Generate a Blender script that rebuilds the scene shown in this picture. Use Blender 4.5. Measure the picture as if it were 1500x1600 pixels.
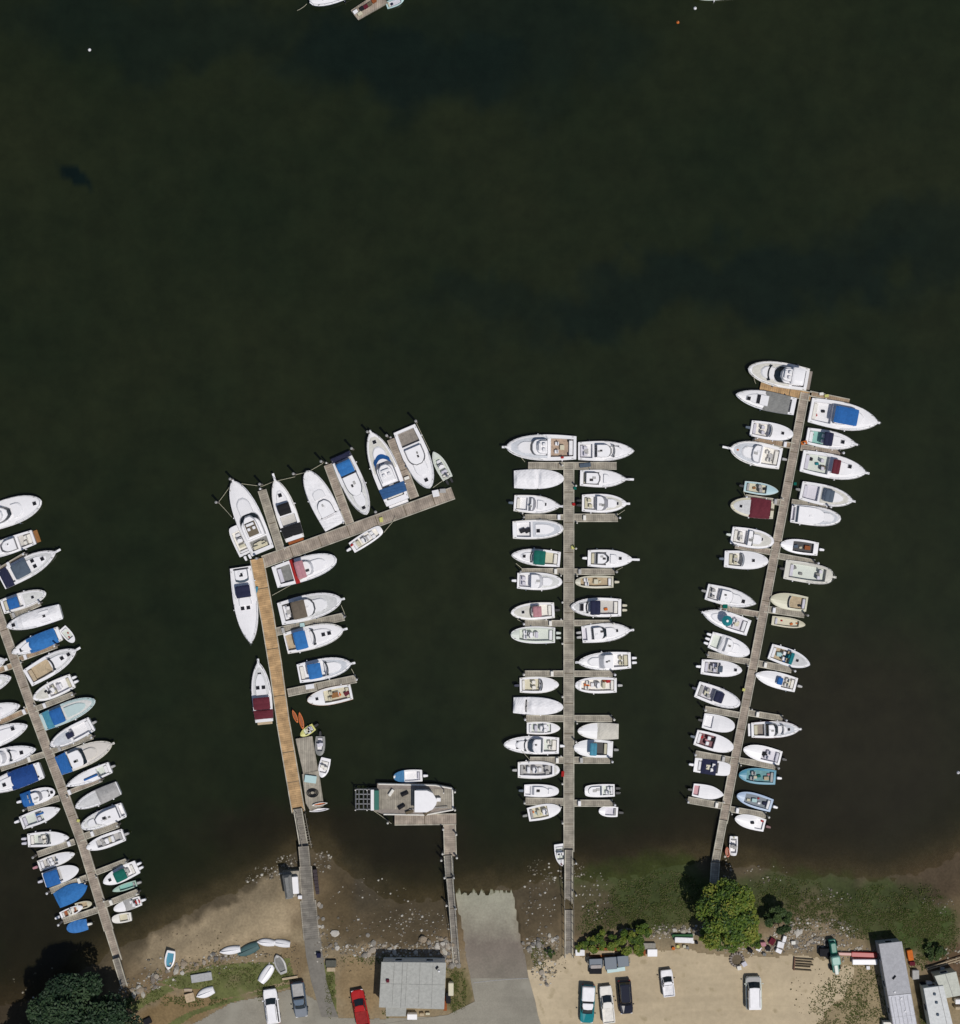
import bpy, math, random
import numpy as np
from mathutils import Vector, Matrix
R = math.radians
C = bpy.context.scene
for o in list(bpy.data.objects): bpy.data.objects.remove(o)
COL = C.collection
# ---------------------------------------------------------------- plan scale: 1 plan unit = 0.085 m
S = 0.085; CAMH = 250.0
def P(x, y, z=0.0):
    return Vector(((x-750)*S, (800-y)*S, z))
def PL(x, y, z):           # plan position of something measured at its top
    k = (CAMH-z)/CAMH
    return Vector(((x-750)*S*k, (800-y)*S*k, z))
# ---------------------------------------------------------------- camera
cam = bpy.data.cameras.new('camera'); cam_o = bpy.data.objects.new('camera', cam); COL.objects.link(cam_o)
cam.sensor_fit = 'VERTICAL'; cam.sensor_height = 24; cam.lens = 24*CAMH/(1600*S)
cam.clip_start = 1; cam.clip_end = 8000
cam_o.location = (0, 0, CAMH); cam_o.rotation_euler = (0, 0, 0)
C.camera = cam_o
# ---------------------------------------------------------------- sky, sun, exposure
EL, AZ = R(66), R(138)
w = bpy.data.worlds.new("World"); C.world = w; w.use_nodes = True
nt = w.node_tree; nt.nodes.clear()
sky = nt.nodes.new('ShaderNodeTexSky'); sky.sky_type = 'NISHITA'; sky.sun_disc = False
sky.sun_elevation = EL; sky.sun_rotation = AZ
bg = nt.nodes.new('ShaderNodeBackground'); bg.inputs[1].default_value = 0.055
wo = nt.nodes.new('ShaderNodeOutputWorld')
nt.links.new(sky.outputs[0], bg.inputs[0]); nt.links.new(bg.outputs[0], wo.inputs[0])
sl = bpy.data.lights.new('sun', 'SUN'); sl.energy = 2.75; sl.angle = R(0.5); sl.color = (1, 0.96, 0.9)
so = bpy.data.objects.new('sun', sl); COL.objects.link(so)
sd = Vector((math.sin(AZ)*math.cos(EL), math.cos(AZ)*math.cos(EL), math.sin(EL)))
so.rotation_euler = sd.to_track_quat('Z', 'Y').to_euler(); so.location = sd*300
C.view_settings.view_transform = 'Standard'; C.view_settings.look = 'None'
C.view_settings.exposure = 0.0; C.view_settings.gamma = 1.0
C.render.engine = 'CYCLES'
C.cycles.transparent_max_bounces = 8; C.cycles.max_bounces = 5
rnd = random.Random(7)
# ---------------------------------------------------------------- noise
_rs = np.random.RandomState(5); _T = _rs.rand(256, 256)
def vnoise(x, y):
    x = np.asarray(x, float); y = np.asarray(y, float)
    xi = np.floor(x).astype(int); yi = np.floor(y).astype(int); fx = x-xi; fy = y-yi
    fx = fx*fx*(3-2*fx); fy = fy*fy*(3-2*fy)
    a = _T[xi % 256, yi % 256]; b = _T[(xi+1) % 256, yi % 256]; c = _T[xi % 256, (yi+1) % 256]; d = _T[(xi+1) % 256, (yi+1) % 256]
    return (a*(1-fx)+b*fx)*(1-fy)+(c*(1-fx)+d*fx)*fy
def fbm(x, y, n=4):
    s = 0; a = .5; t = 0
    for i in range(n):
        s = s+a*vnoise(x*2**i+17*i, y*2**i+31*i); t += a; a *= .5
    return s/t
# ---------------------------------------------------------------- materials
CO = dict(white=(.87,.855,.87), white2=(.81,.80,.815), warm=(.80,.77,.71), cream=(.60,.56,.42), blue=(.02,.13,.40), blue2=(.03,.17,.46), royal=(.012,.06,.24),
 navy=(.017,.02,.055), teal=(.01,.20,.23), green=(.004,.13,.10), maroon=(.13,.018,.03), red=(.40,.02,.02), pink=(.50,.24,.27), tan=(.50,.40,.27),
 brown=(.15,.12,.08), grey=(.24,.24,.23), ltgrey=(.42,.41,.40), dark=(.02,.02,.024), wood=(.30,.14,.05), orange=(.62,.16,.03), cyan=(.45,.62,.62),
 sky=(.07,.27,.38), black=(.012,.012,.014), pale=(.62,.66,.60), mint=(.38,.52,.44), lav=(.62,.60,.66), slate=(.09,.12,.16), taupe=(.30,.26,.23), yellow=(.62,.60,.2), sole=(.55,.53,.50),
 seafoam=(.25,.5,.45), glass=(.02,.03,.04), rust=(.30,.09,.03), wincover=(.30,.30,.33), winwhite=(.55,.55,.58))
_M = {}
def mat(col, kind='gel'):
    """kinds: gel (paint), cloth, glass, metal, matte"""
    key = (col, kind)
    if key in _M: return _M[key]
    c = CO[col] if isinstance(col, str) else col
    m = bpy.data.materials.new('%s_%s' % (kind, col if isinstance(col, str) else 'tone')); m.use_nodes = True
    n = m.node_tree.nodes; l = m.node_tree.links; b = n['Principled BSDF']
    tc = n.new('ShaderNodeTexCoord'); no = n.new('ShaderNodeTexNoise')
    no.inputs['Scale'].default_value = {'gel': 1.7, 'cloth': 2.6, 'matte': 3.0}.get(kind, 2); no.inputs['Detail'].default_value = 6; no.inputs['Roughness'].default_value = .65
    l.new(tc.outputs['Object'], no.inputs['Vector'])
    r = n.new('ShaderNodeValToRGB'); r.color_ramp.elements[0].position = .3; r.color_ramp.elements[1].position = .7
    lo = {'gel': .94, 'paint': .97, 'cloth': .88 if min(c) > .4 else .78, 'matte': .84 if kind == 'matte' and min(c) > .3 else .72, 'glass': .7, 'metal': .8}[kind]; hi = {'gel': 1.02, 'cloth': 1.08, 'matte': 1.1}.get(kind, 1.1)
    r.color_ramp.elements[0].color = (*[min(1, v*lo) for v in c], 1); r.color_ramp.elements[1].color = (*[min(1, v*hi) for v in c], 1)
    l.new(no.outputs[0], r.inputs[0]); l.new(r.outputs[0], b.inputs['Base Color'])
    b.inputs['Roughness'].default_value = {'gel': .38, 'paint': .10, 'cloth': .85, 'glass': .08, 'metal': .35, 'matte': .9}[kind]
    b.inputs['Specular IOR Level'].default_value = .35
    if kind == 'matte': b.inputs['Specular IOR Level'].default_value = .15
    if kind == 'metal': b.inputs['Metallic'].default_value = .7
    if kind in ('cloth', 'matte'):
        bm_ = n.new('ShaderNodeBump'); bm_.inputs['Strength'].default_value = .35; bm_.inputs['Distance'].default_value = .06
        n2 = n.new('ShaderNodeTexNoise'); n2.inputs['Scale'].default_value = 4; l.new(tc.outputs['Object'], n2.inputs['Vector'])
        l.new(n2.outputs[0], bm_.inputs['Height']); l.new(bm_.outputs[0], b.inputs['Normal'])
    _M[key] = m; return m
def plank(name, c1, c2, wx=.28, ly=3.0, mort=.012):
    m = bpy.data.materials.new(name); m.use_nodes = True
    n = m.node_tree.nodes; l = m.node_tree.links; b = n['Principled BSDF']
    tc = n.new('ShaderNodeTexCoord'); mp = n.new('ShaderNodeMapping'); mp.inputs['Rotation'].default_value = (0, 0, R(90))
    br = n.new('ShaderNodeTexBrick'); br.inputs['Scale'].default_value = 1; br.inputs['Brick Width'].default_value = ly; br.inputs['Row Height'].default_value = wx
    br.inputs['Mortar Size'].default_value = mort; br.inputs['Color1'].default_value = (*c1, 1); br.inputs['Color2'].default_value = (*c2, 1)
    br.inputs['Mortar'].default_value = (*[v*.3 for v in c1], 1); br.inputs['Bias'].default_value = 0
    l.new(tc.outputs['Object'], mp.inputs[0]); l.new(mp.outputs[0], br.inputs[0])
    no = n.new('ShaderNodeTexNoise'); no.inputs['Scale'].default_value = .9; no.inputs['Detail'].default_value = 7; l.new(tc.outputs['Object'], no.inputs[0])
    mx = n.new('ShaderNodeMix'); mx.data_type = 'RGBA'; mx.blend_type = 'MULTIPLY'; mx.inputs[0].default_value = 1
    rr = n.new('ShaderNodeValToRGB'); rr.color_ramp.elements[0].color = (.62, .6, .58, 1); rr.color_ramp.elements[0].position = .32; rr.color_ramp.elements[1].color = (1.15, 1.12, 1.08, 1); rr.color_ramp.elements[1].position = .68
    l.new(no.outputs[0], rr.inputs[0]); l.new(br.outputs[0], mx.inputs[6]); l.new(rr.outputs[0], mx.inputs[7]); l.new(mx.outputs[2], b.inputs['Base Color'])
    b.inputs['Roughness'].default_value = .9
    return m
PK_GREY = plank('weathered_planks', (.40, .37, .31), (.32, .295, .25))
PK_TAUPE = plank('taupe_planks', (.42, .36, .30), (.34, .29, .245))
PK_TAN = plank('new_planks', (.56, .37, .19), (.47, .31, .16))
PK_BRN = plank('brown_planks', (.43, .32, .22), (.35, .26, .18))
PK_EDGE = plank('edge_boards', (.52, .50, .42), (.44, .42, .36), wx=3)
PK_DK2 = plank('grey_planks', (.24, .225, .20), (.18, .17, .15))
PK_DK = plank('dark_planks', (.27, .25, .22), (.21, .195, .175))
def ground_mat(name, base=None, attr=None, var=.35, sc=.6, fine=6, spot=None, rough=.95, bump=.25, streak=None):
    m = bpy.data.materials.new(name); m.use_nodes = True
    n = m.node_tree.nodes; l = m.node_tree.links; b = n['Principled BSDF']; b.inputs['Roughness'].default_value = rough
    b.inputs['Specular IOR Level'].default_value = .2
    tc = n.new('ShaderNodeTexCoord')
    if attr:
        s = n.new('ShaderNodeAttribute'); s.attribute_name = attr; src = s.outputs['Color']
    else:
        s = n.new('ShaderNodeRGB'); s.outputs[0].default_value = (*base, 1); src = s.outputs[0]
    for scale, v, det in ((sc, var, 8), (fine, var*.8, 4)):
        no = n.new('ShaderNodeTexNoise'); no.inputs['Scale'].default_value = scale; no.inputs['Detail'].default_value = det; no.inputs['Roughness'].default_value = .6
        l.new(tc.outputs['Object'], no.inputs[0])
        mr = n.new('ShaderNodeMapRange'); mr.inputs[1].default_value = .3; mr.inputs[2].default_value = .7; mr.inputs[3].default_value = 1-v; mr.inputs[4].default_value = 1+v
        l.new(no.outputs[0], mr.inputs[0])
        mx = n.new('ShaderNodeMix'); mx.data_type = 'RGBA'; mx.blend_type = 'MULTIPLY'; mx.inputs[0].default_value = 1
        l.new(src, mx.inputs[6]); l.new(mr.outputs[0], mx.inputs[7]); src = mx.outputs[2]
    if streak:
        mp = n.new('ShaderNodeMapping'); mp.inputs['Rotation'].default_value = (0, 0, R(streak)); mp.inputs['Scale'].default_value = (.05, .8, 1); l.new(tc.outputs['Object'], mp.inputs[0])
        no = n.new('ShaderNodeTexNoise'); no.inputs['Scale'].default_value = 1; no.inputs['Detail'].default_value = 6; no.inputs['Distortion'].default_value = .6; l.new(mp.outputs[0], no.inputs[0])
        mr = n.new('ShaderNodeMapRange'); mr.inputs[1].default_value = .35; mr.inputs[2].default_value = .65; mr.inputs[3].default_value = .95; mr.inputs[4].default_value = 1.04; l.new(no.outputs[0], mr.inputs[0])
        mx = n.new('ShaderNodeMix'); mx.data_type = 'RGBA'; mx.blend_type = 'MULTIPLY'; mx.inputs[0].default_value = 1; l.new(src, mx.inputs[6]); l.new(mr.outputs[0], mx.inputs[7]); src = mx.outputs[2]
    if spot:
        no = n.new('ShaderNodeTexNoise'); no.inputs['Scale'].default_value = spot[1]; no.inputs['Detail'].default_value = 5; l.new(tc.outputs['Object'], no.inputs[0])
        mr = n.new('ShaderNodeMapRange'); mr.inputs[1].default_value = spot[2]; mr.inputs[2].default_value = spot[2]+.12; l.new(no.outputs[0], mr.inputs[0])
        mx = n.new('ShaderNodeMix'); mx.data_type = 'RGBA'; l.new(mr.outputs[0], mx.inputs[0]); l.new(src, mx.inputs[6]); mx.inputs[7].default_value = (*spot[0], 1); src = mx.outputs[2]
    l.new(src, b.inputs['Base Color'])
    bp = n.new('ShaderNodeBump'); bp.inputs['Strength'].default_value = bump; bp.inputs['Distance'].default_value = .08
    l.new(no.outputs[0], bp.inputs['Height']); l.new(bp.outputs[0], b.inputs['Normal'])
    return m
# ---------------------------------------------------------------- mesh builder
class MB:
    def __init__(s): s.v = []; s.f = []; s.mi = []; s.M = Matrix.Identity(4); s.cur = 0
    def add(s, vs, fs):
        b = len(s.v); s.v += [tuple(s.M @ Vector(v)) for v in vs]; s.f += [tuple(i+b for i in f) for f in fs]; s.mi += [s.cur]*len(fs); return s
    def box(s, x0, x1, y0, y1, z0, z1, ch=0.0, rz=0, flare=0):
        """box whose top edge is chamfered by ch"""
        cx, cy = (x0+x1)/2, (y0+y1)/2; hx, hy = (x1-x0)/2, (y1-y0)/2
        ch = min(ch, hx*.45, hy*.45, (z1-z0)*.6)
        def ring(ax, ay, z, c):
            pts = [(ax, -ay+c), (ax, ay-c), (ax-c, ay), (-ax+c, ay), (-ax, ay-c), (-ax, -ay+c), (-ax+c, -ay), (ax-c, -ay)] if c > 0 else [(ax, -ay), (ax, ay), (-ax, ay), (-ax, -ay)]
            return [(cx+p[0]*math.cos(rz)-p[1]*math.sin(rz), cy+p[0]*math.sin(rz)+p[1]*math.cos(rz), z) for p in pts]
        if ch > 0: return s.loft([ring(hx, hy, z0, ch), ring(hx, hy, z1-ch, ch), ring(hx-ch*.4, hy-ch*.4, z1-ch*.4, ch), ring(hx-ch, hy-ch, z1, ch*.8)])
        return s.loft([ring(hx, hy, z0, 0), ring(hx, hy, z1, 0)])
    def loft(s, rings, cap=True, bot=True):
        n = len(rings[0]); vs = [p for r in rings for p in r]; fs = []
        for k in range(len(rings)-1):
            for i in range(n):
                j = (i+1) % n; fs.append((k*n+i, k*n+j, (k+1)*n+j, (k+1)*n+i))
        if cap: fs.append(tuple(range((len(rings)-1)*n, len(rings)*n)))
        if bot: fs.append(tuple(range(n-1, -1, -1)))
        return s.add(vs, fs)
    def tube(s, p0, p1, r, n=6, r1=None):
        p0 = Vector(p0); p1 = Vector(p1); r1 = r if r1 is None else r1
        q = (p1-p0).to_track_quat('Z', 'Y')
        rg = lambda p, rr: [tuple(p+q @ Vector((rr*math.cos(2*math.pi*i/n), rr*math.sin(2*math.pi*i/n), 0))) for i in range(n)]
        return s.loft([rg(p0, r), rg(p1, r1)])
    def path(s, pts, r, n=5):
        for a, b in zip(pts, pts[1:]): s.tube(a, b, r, n)
        return s
    def grid(s, nx, ny, fn):
        vs = [fn(i/nx, j/ny) for i in range(nx+1) for j in range(ny+1)]
        fs = [(i*(ny+1)+j, (i+1)*(ny+1)+j, (i+1)*(ny+1)+j+1, i*(ny+1)+j+1) for i in range(nx) for j in range(ny)]
        return s.add(vs, fs)
    def build(s, name, m, parent=None, smooth=False, loc=None, rz=0, mats=None):
        me = bpy.data.meshes.new(name); me.from_pydata(s.v, [], s.f)
        for mm in (mats or [m]): me.materials.append(mm)
        if mats: me.polygons.foreach_set('material_index', s.mi)
        if smooth: me.polygons.foreach_set('use_smooth', [True]*len(me.polygons))
        me.update()
        o = bpy.data.objects.new(name, me); COL.objects.link(o)
        if parent: o.parent = parent
        if loc is not None: o.location = loc
        o.rotation_euler.z = rz
        return o
def empty(name, loc, rz=0):
    o = bpy.data.objects.new(name, None); o.empty_display_size = .5; COL.objects.link(o); o.location = loc; o.rotation_euler.z = rz; return o
LABELS = []
def tag(o, label=None, cat=None, group=None, kind=None):
    if label: o['label'] = label; LABELS.append(label)
    if cat: o['category'] = cat
    if group: o['group'] = group
    if kind: o['kind'] = kind
    return o
# ---------------------------------------------------------------- terrain
SHX = [-3000,-400,0,60,120,200,260,330,400,440,462,480,512,550,600,650,700,718,770,805,850,880,930,980,1060,1110,1200,1280,1340,1400,1450,1500,1700,4500]
SHY = [1700,1640,1575,1560,1525,1478,1443,1408,1378,1352,1338,1326,1330,1372,1402,1418,1408,1398,1390,1388,1380,1366,1380,1372,1352,1348,1360,1376,1376,1378,1356,1332,1250,900]
def shore(x): return np.interp(x, SHX, SHY)
def hgt(x, y):
    x = np.asarray(x, float); y = np.asarray(y, float)
    d = y-shore(x)+(fbm(x/38, y/38)-.5)*22
    up = np.clip((d)/62, 0, 1); up = up*up*(3-2*up)*.45+up*.55
    u = np.clip(-d, 0, None)
    dn = -(u*.0075)*np.clip(u/40, .55, 1)
    dn = np.maximum(dn, -3.2)
    z = np.where(d > 0, up*1.5, dn)
    z = z+(fbm(x/9, y/9)-.5)*.10*np.clip((62-d)/40, 0, 1)
    xl = np.interp(y, [1385, 1474, 1527, 1560], [712, 726, 738, 744]); xr = np.interp(y, [1385, 1474, 1527, 1560], [800, 815, 824, 834])
    rp = np.minimum(1.52, -.22+(y-1385)*.0165)-.10
    z = np.where((x > xl) & (x < xr) & (y > 1391) & (y < 1600), np.minimum(z, rp), z)
    return z
def H(x, y): return float(hgt(x, y))
def axis(lo, hi, a, b, step, mid):
    """dense between a and b, medium to lo/hi, then growing out"""
    t = list(np.arange(a, b+.1, step)); k = t[-1]; s = step
    while k < hi: s = min(s*1.35, 1500) if k > mid[1] else min(s*1.2, 10); k += s; t.append(k)
    k = t[0]; s = step
    while k > lo: s = min(s*1.35, 1500) if k < mid[0] else min(s*1.2, 10); k -= s; t.insert(0, k)
    return np.array(t)
gx = axis(-14000, 15000, -40, 1540, 3.0, (-80, 1580)); gy = axis(-14000, 15000, 1280, 1640, 3.0, (-60, 1660))
GX, GY = np.meshgrid(gx, gy, indexing='ij')
def sheet(name, zfn, m, attrs):
    n0, n1 = GX.shape; Z = zfn(GX, GY)
    V = np.stack([(GX-750)*S, (800-GY)*S, Z], -1).reshape(-1, 3)
    idx = np.arange(n0*n1).reshape(n0, n1)
    F = np.stack([idx[:-1, :-1], idx[:-1, 1:], idx[1:, 1:], idx[1:, :-1]], -1).reshape(-1, 4)
    me = bpy.data.meshes.new(name); me.from_pydata(V.tolist(), [], F.tolist()); me.materials.append(m)
    for k, a in attrs.items():
        if a.ndim == 3:
            at = me.color_attributes.new(k, 'FLOAT_COLOR', 'POINT'); buf = np.ones((n0*n1, 4)); buf[:, :3] = a.reshape(-1, 3); at.data.foreach_set('color', buf.ravel())
        else:
            at = me.attributes.new(k, 'FLOAT', 'POINT'); at.data.foreach_set('value', a.ravel())
    me.polygons.foreach_set('use_smooth', [True]*len(me.polygons)); me.update()
    o = bpy.data.objects.new(name, me); COL.objects.link(o); tag(o, kind='structure'); return o
HG = hgt(GX, GY)
# soil, sand and mud kinds
def lin(r, g, b):
    v = np.array([((c/255+.055)/1.055)**2.4 for c in (r, g, b)]); m = v.mean(); return (v*.86+m*.14)*.86
dsh = GY-shore(GX)+(fbm(GX/30, GY/30)-.5)*30
JX = GX+(fbm(GX/22, GY/22)-.5)*44; JY = GY+(fbm(GX/22+50, GY/22+9)-.5)*44
def mixc(A, col, wgt): return A*(1-wgt[..., None])+np.array(col)*wgt[..., None]
def sm(e0, e1, x): t = np.clip((x-e0)/(e1-e0), 0, 1); return t*t*(3-2*t)
GC = np.zeros(GX.shape+(3,))+lin(64, 58, 42)
GC = mixc(GC, lin(86, 76, 56), sm(-90, -10, dsh))
GC = mixc(GC, lin(104, 91, 68), sm(-10, 18, dsh))
GC = mixc(GC, lin(128, 108, 78), sm(18, 60, dsh))
GC = mixc(GC, lin(150, 132, 100), sm(70, 130, dsh))
def ell(cx, cy, rx, ry, col, st=1.0, soft=.35, ang=0):
    global GC
    a = R(ang); dx = JX-cx; dy = JY-cy; u = (dx*math.cos(a)+dy*math.sin(a))/rx; v = (-dx*math.sin(a)+dy*math.cos(a))/ry
    GC = mixc(GC, col, st*(1-sm(1-soft, 1+soft, np.sqrt(u*u+v*v))))
ell(350, 1455, 140, 34, lin(178, 157, 122), .97, ang=-20)      # dry beach, left
ell(395, 1420, 90, 28, lin(164, 145, 112), .85, ang=-35)
ell(60, 1560, 120, 60, lin(66, 54, 38), .8)
ell(600, 1420, 95, 60, lin(84, 73, 52), .8)
ell(570, 1350, 55, 60, lin(72, 66, 54), .6)
ell(520, 1400, 30, 70, lin(98, 82, 54), .6)
ell(845, 1420, 36, 45, lin(92, 80, 58), .8)
ell(970, 1415, 90, 34, lin(72, 66, 40), .8)
ell(1000, 1378, 120, 30, lin(76, 86, 44), .9)
ell(1040, 1395, 85, 55, lin(72, 82, 40), .88)
ell(925, 1425, 30, 45, lin(104, 92, 66), .7)
ell(1250, 1395, 130, 36, lin(74, 84, 44), .9)
ell(1385, 1425, 110, 46, lin(70, 80, 40), .92)
ell(1450, 1455, 50, 40, lin(70, 86, 38), .95)
ell(1270, 1445, 55, 40, lin(128, 112, 84), .85, ang=20)
ell(1250, 1465, 70, 22, lin(150, 132, 104), .7)
ell(1030, 1458, 90, 15, lin(140, 126, 98), .6)
ell(1330, 1490, 60, 14, lin(150, 132, 102), .7)
ell(1480, 1370, 70, 40, lin(88, 72, 54), .7)
ell(1500, 1440, 24, 60, lin(104, 88, 62), .6)
ell(640, 1490, 110, 16, lin(140, 124, 98), .7)
ell(1330, 1560, 85, 70, lin(158, 140, 104), .9)
ell(1490, 1505, 50, 30, lin(96, 70, 50), .8)
ell(1440, 1590, 12, 60, lin(90, 78, 50), .9)
ell(560, 1535, 42, 45, lin(150, 126, 88), .9)
ell(715, 1540, 22, 40, lin(104, 98, 52), .8)
ell(840, 1490, 30, 30, lin(120, 108, 84), .6)
ell(280, 1572, 100, 26, lin(138, 114, 74), .95, ang=-20)
ell(460, 1500, 30, 35, lin(128, 106, 72), .7)
G_MAT = ground_mat('sand_and_mud', attr='soil', var=.20, sc=.35, fine=3.2)
ground = sheet('ground', lambda x, y: HG, G_MAT, {'soil': np.clip(GC, 0, 1)})
# water
weed = np.zeros(GX.shape)
def wb(cx, cy, rx, ry, st, ang=0):
    global weed
    a = R(ang); jx = GX+(fbm(GX/70, GY/70)-.5)*160; jy = GY+(fbm(GX/70+9, GY/70+4)-.5)*160
    dx = jx-cx; dy = jy-cy; u = (dx*math.cos(a)+dy*math.sin(a))/rx; v = (-dx*math.sin(a)+dy*math.cos(a))/ry
    weed = np.maximum(weed, st*(1-sm(.55, 1.35, np.sqrt(u*u+v*v))))
wb(640, 100, 230, 80, .9); wb(250, 40, 260, 60, .6); wb(800, 60, 200, 110, .6); wb(1150, 440, 420, 55, .8, -8); wb(1400, 380, 160, 70, .6); wb(850, 480, 200, 40, .5)
wb(560, 1330, 100, 30, .3)
jx = GX; jy = GY
dd = np.sqrt(((GX-116+(fbm(GX/12, GY/12)-.5)*16)/26)**2+((GY-274-(GX-116)*.45+(fbm(GX/12+7, GY/12)-.5)*14)/14)**2); weed = np.maximum(weed, 1.5*(1-sm(.6, 1.3, dd)))
redw = np.zeros(GX.shape)
for cx, cy, rx, ry in ((1000, 1330, 150, 40), (1200, 1330, 260, 90), (1330, 1180, 230, 220), (480, 1300, 190, 50), (60, 1420, 120, 160), (640, 1320, 120, 60)):
    u = np.sqrt(((JX-cx)/rx)**2+((JY-cy)/ry)**2); redw = np.maximum(redw, 1-sm(.4, 1.3, u))
wm = bpy.data.materials.new('sea_water'); wm.use_nodes = True
n = wm.node_tree.nodes; l = wm.node_tree.links; b = n['Principled BSDF']; out = n['Material Output']
tc = n.new('ShaderNodeTexCoord'); no = n.new('ShaderNodeTexNoise'); no.inputs['Scale'].default_value = .035; no.inputs['Detail'].default_value = 9; no.inputs['Roughness'].default_value = .62; l.new(tc.outputs['Object'], no.inputs[0])
aw = n.new('ShaderNodeAttribute'); aw.attribute_name = 'weed'; ar = n.new('ShaderNodeAttribute'); ar.attribute_name = 'silt'; ad = n.new('ShaderNodeAttribute'); ad.attribute_name = 'depth'
r1 = n.new('ShaderNodeValToRGB'); r1.color_ramp.elements[0].position = .35; r1.color_ramp.elements[1].position = .68
r1.color_ramp.elements[0].color = (.0098, .0150, .0060, 1); r1.color_ramp.elements[1].color = (.0160, .0200, .0078, 1); l.new(no.outputs[0], r1.inputs[0])
m1 = n.new('ShaderNodeMix'); m1.data_type = 'RGBA'; m1.inputs[7].default_value = (.0036, .0085, .0068, 1); l.new(aw.outputs['Fac'], m1.inputs[0]); l.new(r1.outputs[0], m1.inputs[6]); m1.clamp_factor = True
m2 = n.new('ShaderNodeMix'); m2.data_type = 'RGBA'; m2.inputs[7].default_value = (.0180, .0150, .0085, 1); l.new(ar.outputs['Fac'], m2.inputs[0]); l.new(m1.outputs[2], m2.inputs[6]); l.new(m2.outputs[2], b.inputs['Base Color'])
# bottom weed mottling
no2 = n.new('ShaderNodeTexNoise'); no2.inputs['Scale'].default_value = .25; no2.inputs['Detail'].default_value = 8; no2.inputs['Roughness'].default_value = .7; l.new(tc.outputs['Object'], no2.inputs[0])
mr = n.new('ShaderNodeMapRange'); mr.inputs[1].default_value = .35; mr.inputs[2].default_value = .65; mr.inputs[3].default_value = .84; mr.inputs[4].default_value = 1.18; l.new(no2.outputs[0], mr.inputs[0])
m3 = n.new('ShaderNodeMix'); m3.data_type = 'RGBA'; m3.blend_type = 'MULTIPLY'; m3.inputs[0].default_value = 1; l.new(m2.outputs[2], m3.inputs[6]); l.new(mr.outputs[0], m3.inputs[7]); l.new(m3.outputs[2], b.inputs['Base Color'])
b.inputs['Roughness'].default_value = .08; b.inputs['IOR'].default_value = 1.33
no3 = n.new('ShaderNodeTexNoise'); no3.inputs['Scale'].default_value = 1.1; no3.inputs['Detail'].default_value = 4; l.new(tc.outputs['Object'], no3.inputs[0])
bp = n.new('ShaderNodeBump'); bp.inputs['Strength'].default_value = .08; bp.inputs['Distance'].default_value = .06; l.new(no3.outputs[0], bp.inputs['Height']); l.new(bp.outputs[0], b.inputs['Normal'])
tr = n.new('ShaderNodeBsdfTransparent'); tr.inputs[0].default_value = (.86, .85, .78, 1); ms = n.new('ShaderNodeMixShader')
l.new(ad.outputs['Fac'], ms.inputs[0]); l.new(tr.outputs[0], ms.inputs[1]); l.new(b.outputs[0], ms.inputs[2]); l.new(ms.outputs[0], out.inputs[0])
dep = np.clip(-HG, 0, 10)
water = sheet('water', lambda x, y: x*0, wm, {'depth': 1-np.exp(-dep*1.75)*.98, 'weed': np.clip(weed*.82, 0, 1), 'silt': np.clip(redw*.75, 0, 1)})
# ---------------------------------------------------------------- flat patches of land
def inpoly(px, py, poly):
    ins = np.zeros(px.shape, bool); n = len(poly)
    for i in range(n):
        x0, y0 = poly[i]; x1, y1 = poly[(i+1) % n]
        c = ((y0 > py) != (y1 > py)); 
        with np.errstate(divide='ignore', invalid='ignore'): xx = (x1-x0)*(py-y0)/(y1-y0 if y1 != y0 else 1e-9)+x0
        ins ^= c & (px < xx)
    return ins
def patch(name, poly, m, dz, jit=8, step=2.0, sc=14):
    xs = [p[0] for p in poly]; ys = [p[1] for p in poly]
    X = np.arange(min(xs)-jit, max(xs)+jit, step); Y = np.arange(min(ys)-jit, max(ys)+jit, step)
    A, B = np.meshgrid(X, Y, indexing='ij')
    cx = A[:-1, :-1]+step/2; cy = B[:-1, :-1]+step/2
    ins = inpoly(cx+(fbm(cx/sc, cy/sc)-.5)*2*jit, cy+(fbm(cx/sc+40, cy/sc+3)-.5)*2*jit, poly)
    nb = A.shape[1]; I, J = np.nonzero(ins); Z = hgt(A, B)+dz
    used = {}; vs = []; fs = []
    def vid(i, j):
        k = i*nb+j
        if k not in used: used[k] = len(vs); vs.append(((A[i, j]-750)*S, (800-B[i, j])*S, Z[i, j]))
        return used[k]
    for i, j in zip(I.tolist(), J.tolist()): fs.append((vid(i, j), vid(i, j+1), vid(i+1, j+1), vid(i+1, j)))
    mb = MB(); mb.v = vs; mb.f = fs; mb.mi = [0]*len(fs)
    return tag(mb.build(name, m, smooth=True), kind='structure')
M_LOT = ground_mat('packed_dirt', (.49, .40, .27), var=.10, sc=.12, fine=1.6, bump=.15, spot=((.37, .30, .19), .8, .60), streak=31)
M_ASPH = ground_mat('worn_asphalt', (.27, .25, .205), var=.12, sc=.3, fine=5, spot=((.31, .29, .24), .22, .56), bump=.1, streak=82)
M_ASPH2 = ground_mat('ramp_asphalt', (.195, .165, .135), var=.14, sc=.3, fine=4, bump=.1)
M_RAMP = ground_mat('ramp_concrete', (.31, .30, .225), var=.14, sc=.5, fine=3, bump=.1)
M_LAWN = ground_mat('lawn_turf', (.125, .135, .048), var=.24, sc=.45, fine=3.0, spot=((.20, .165, .09), .3, .60))
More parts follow.
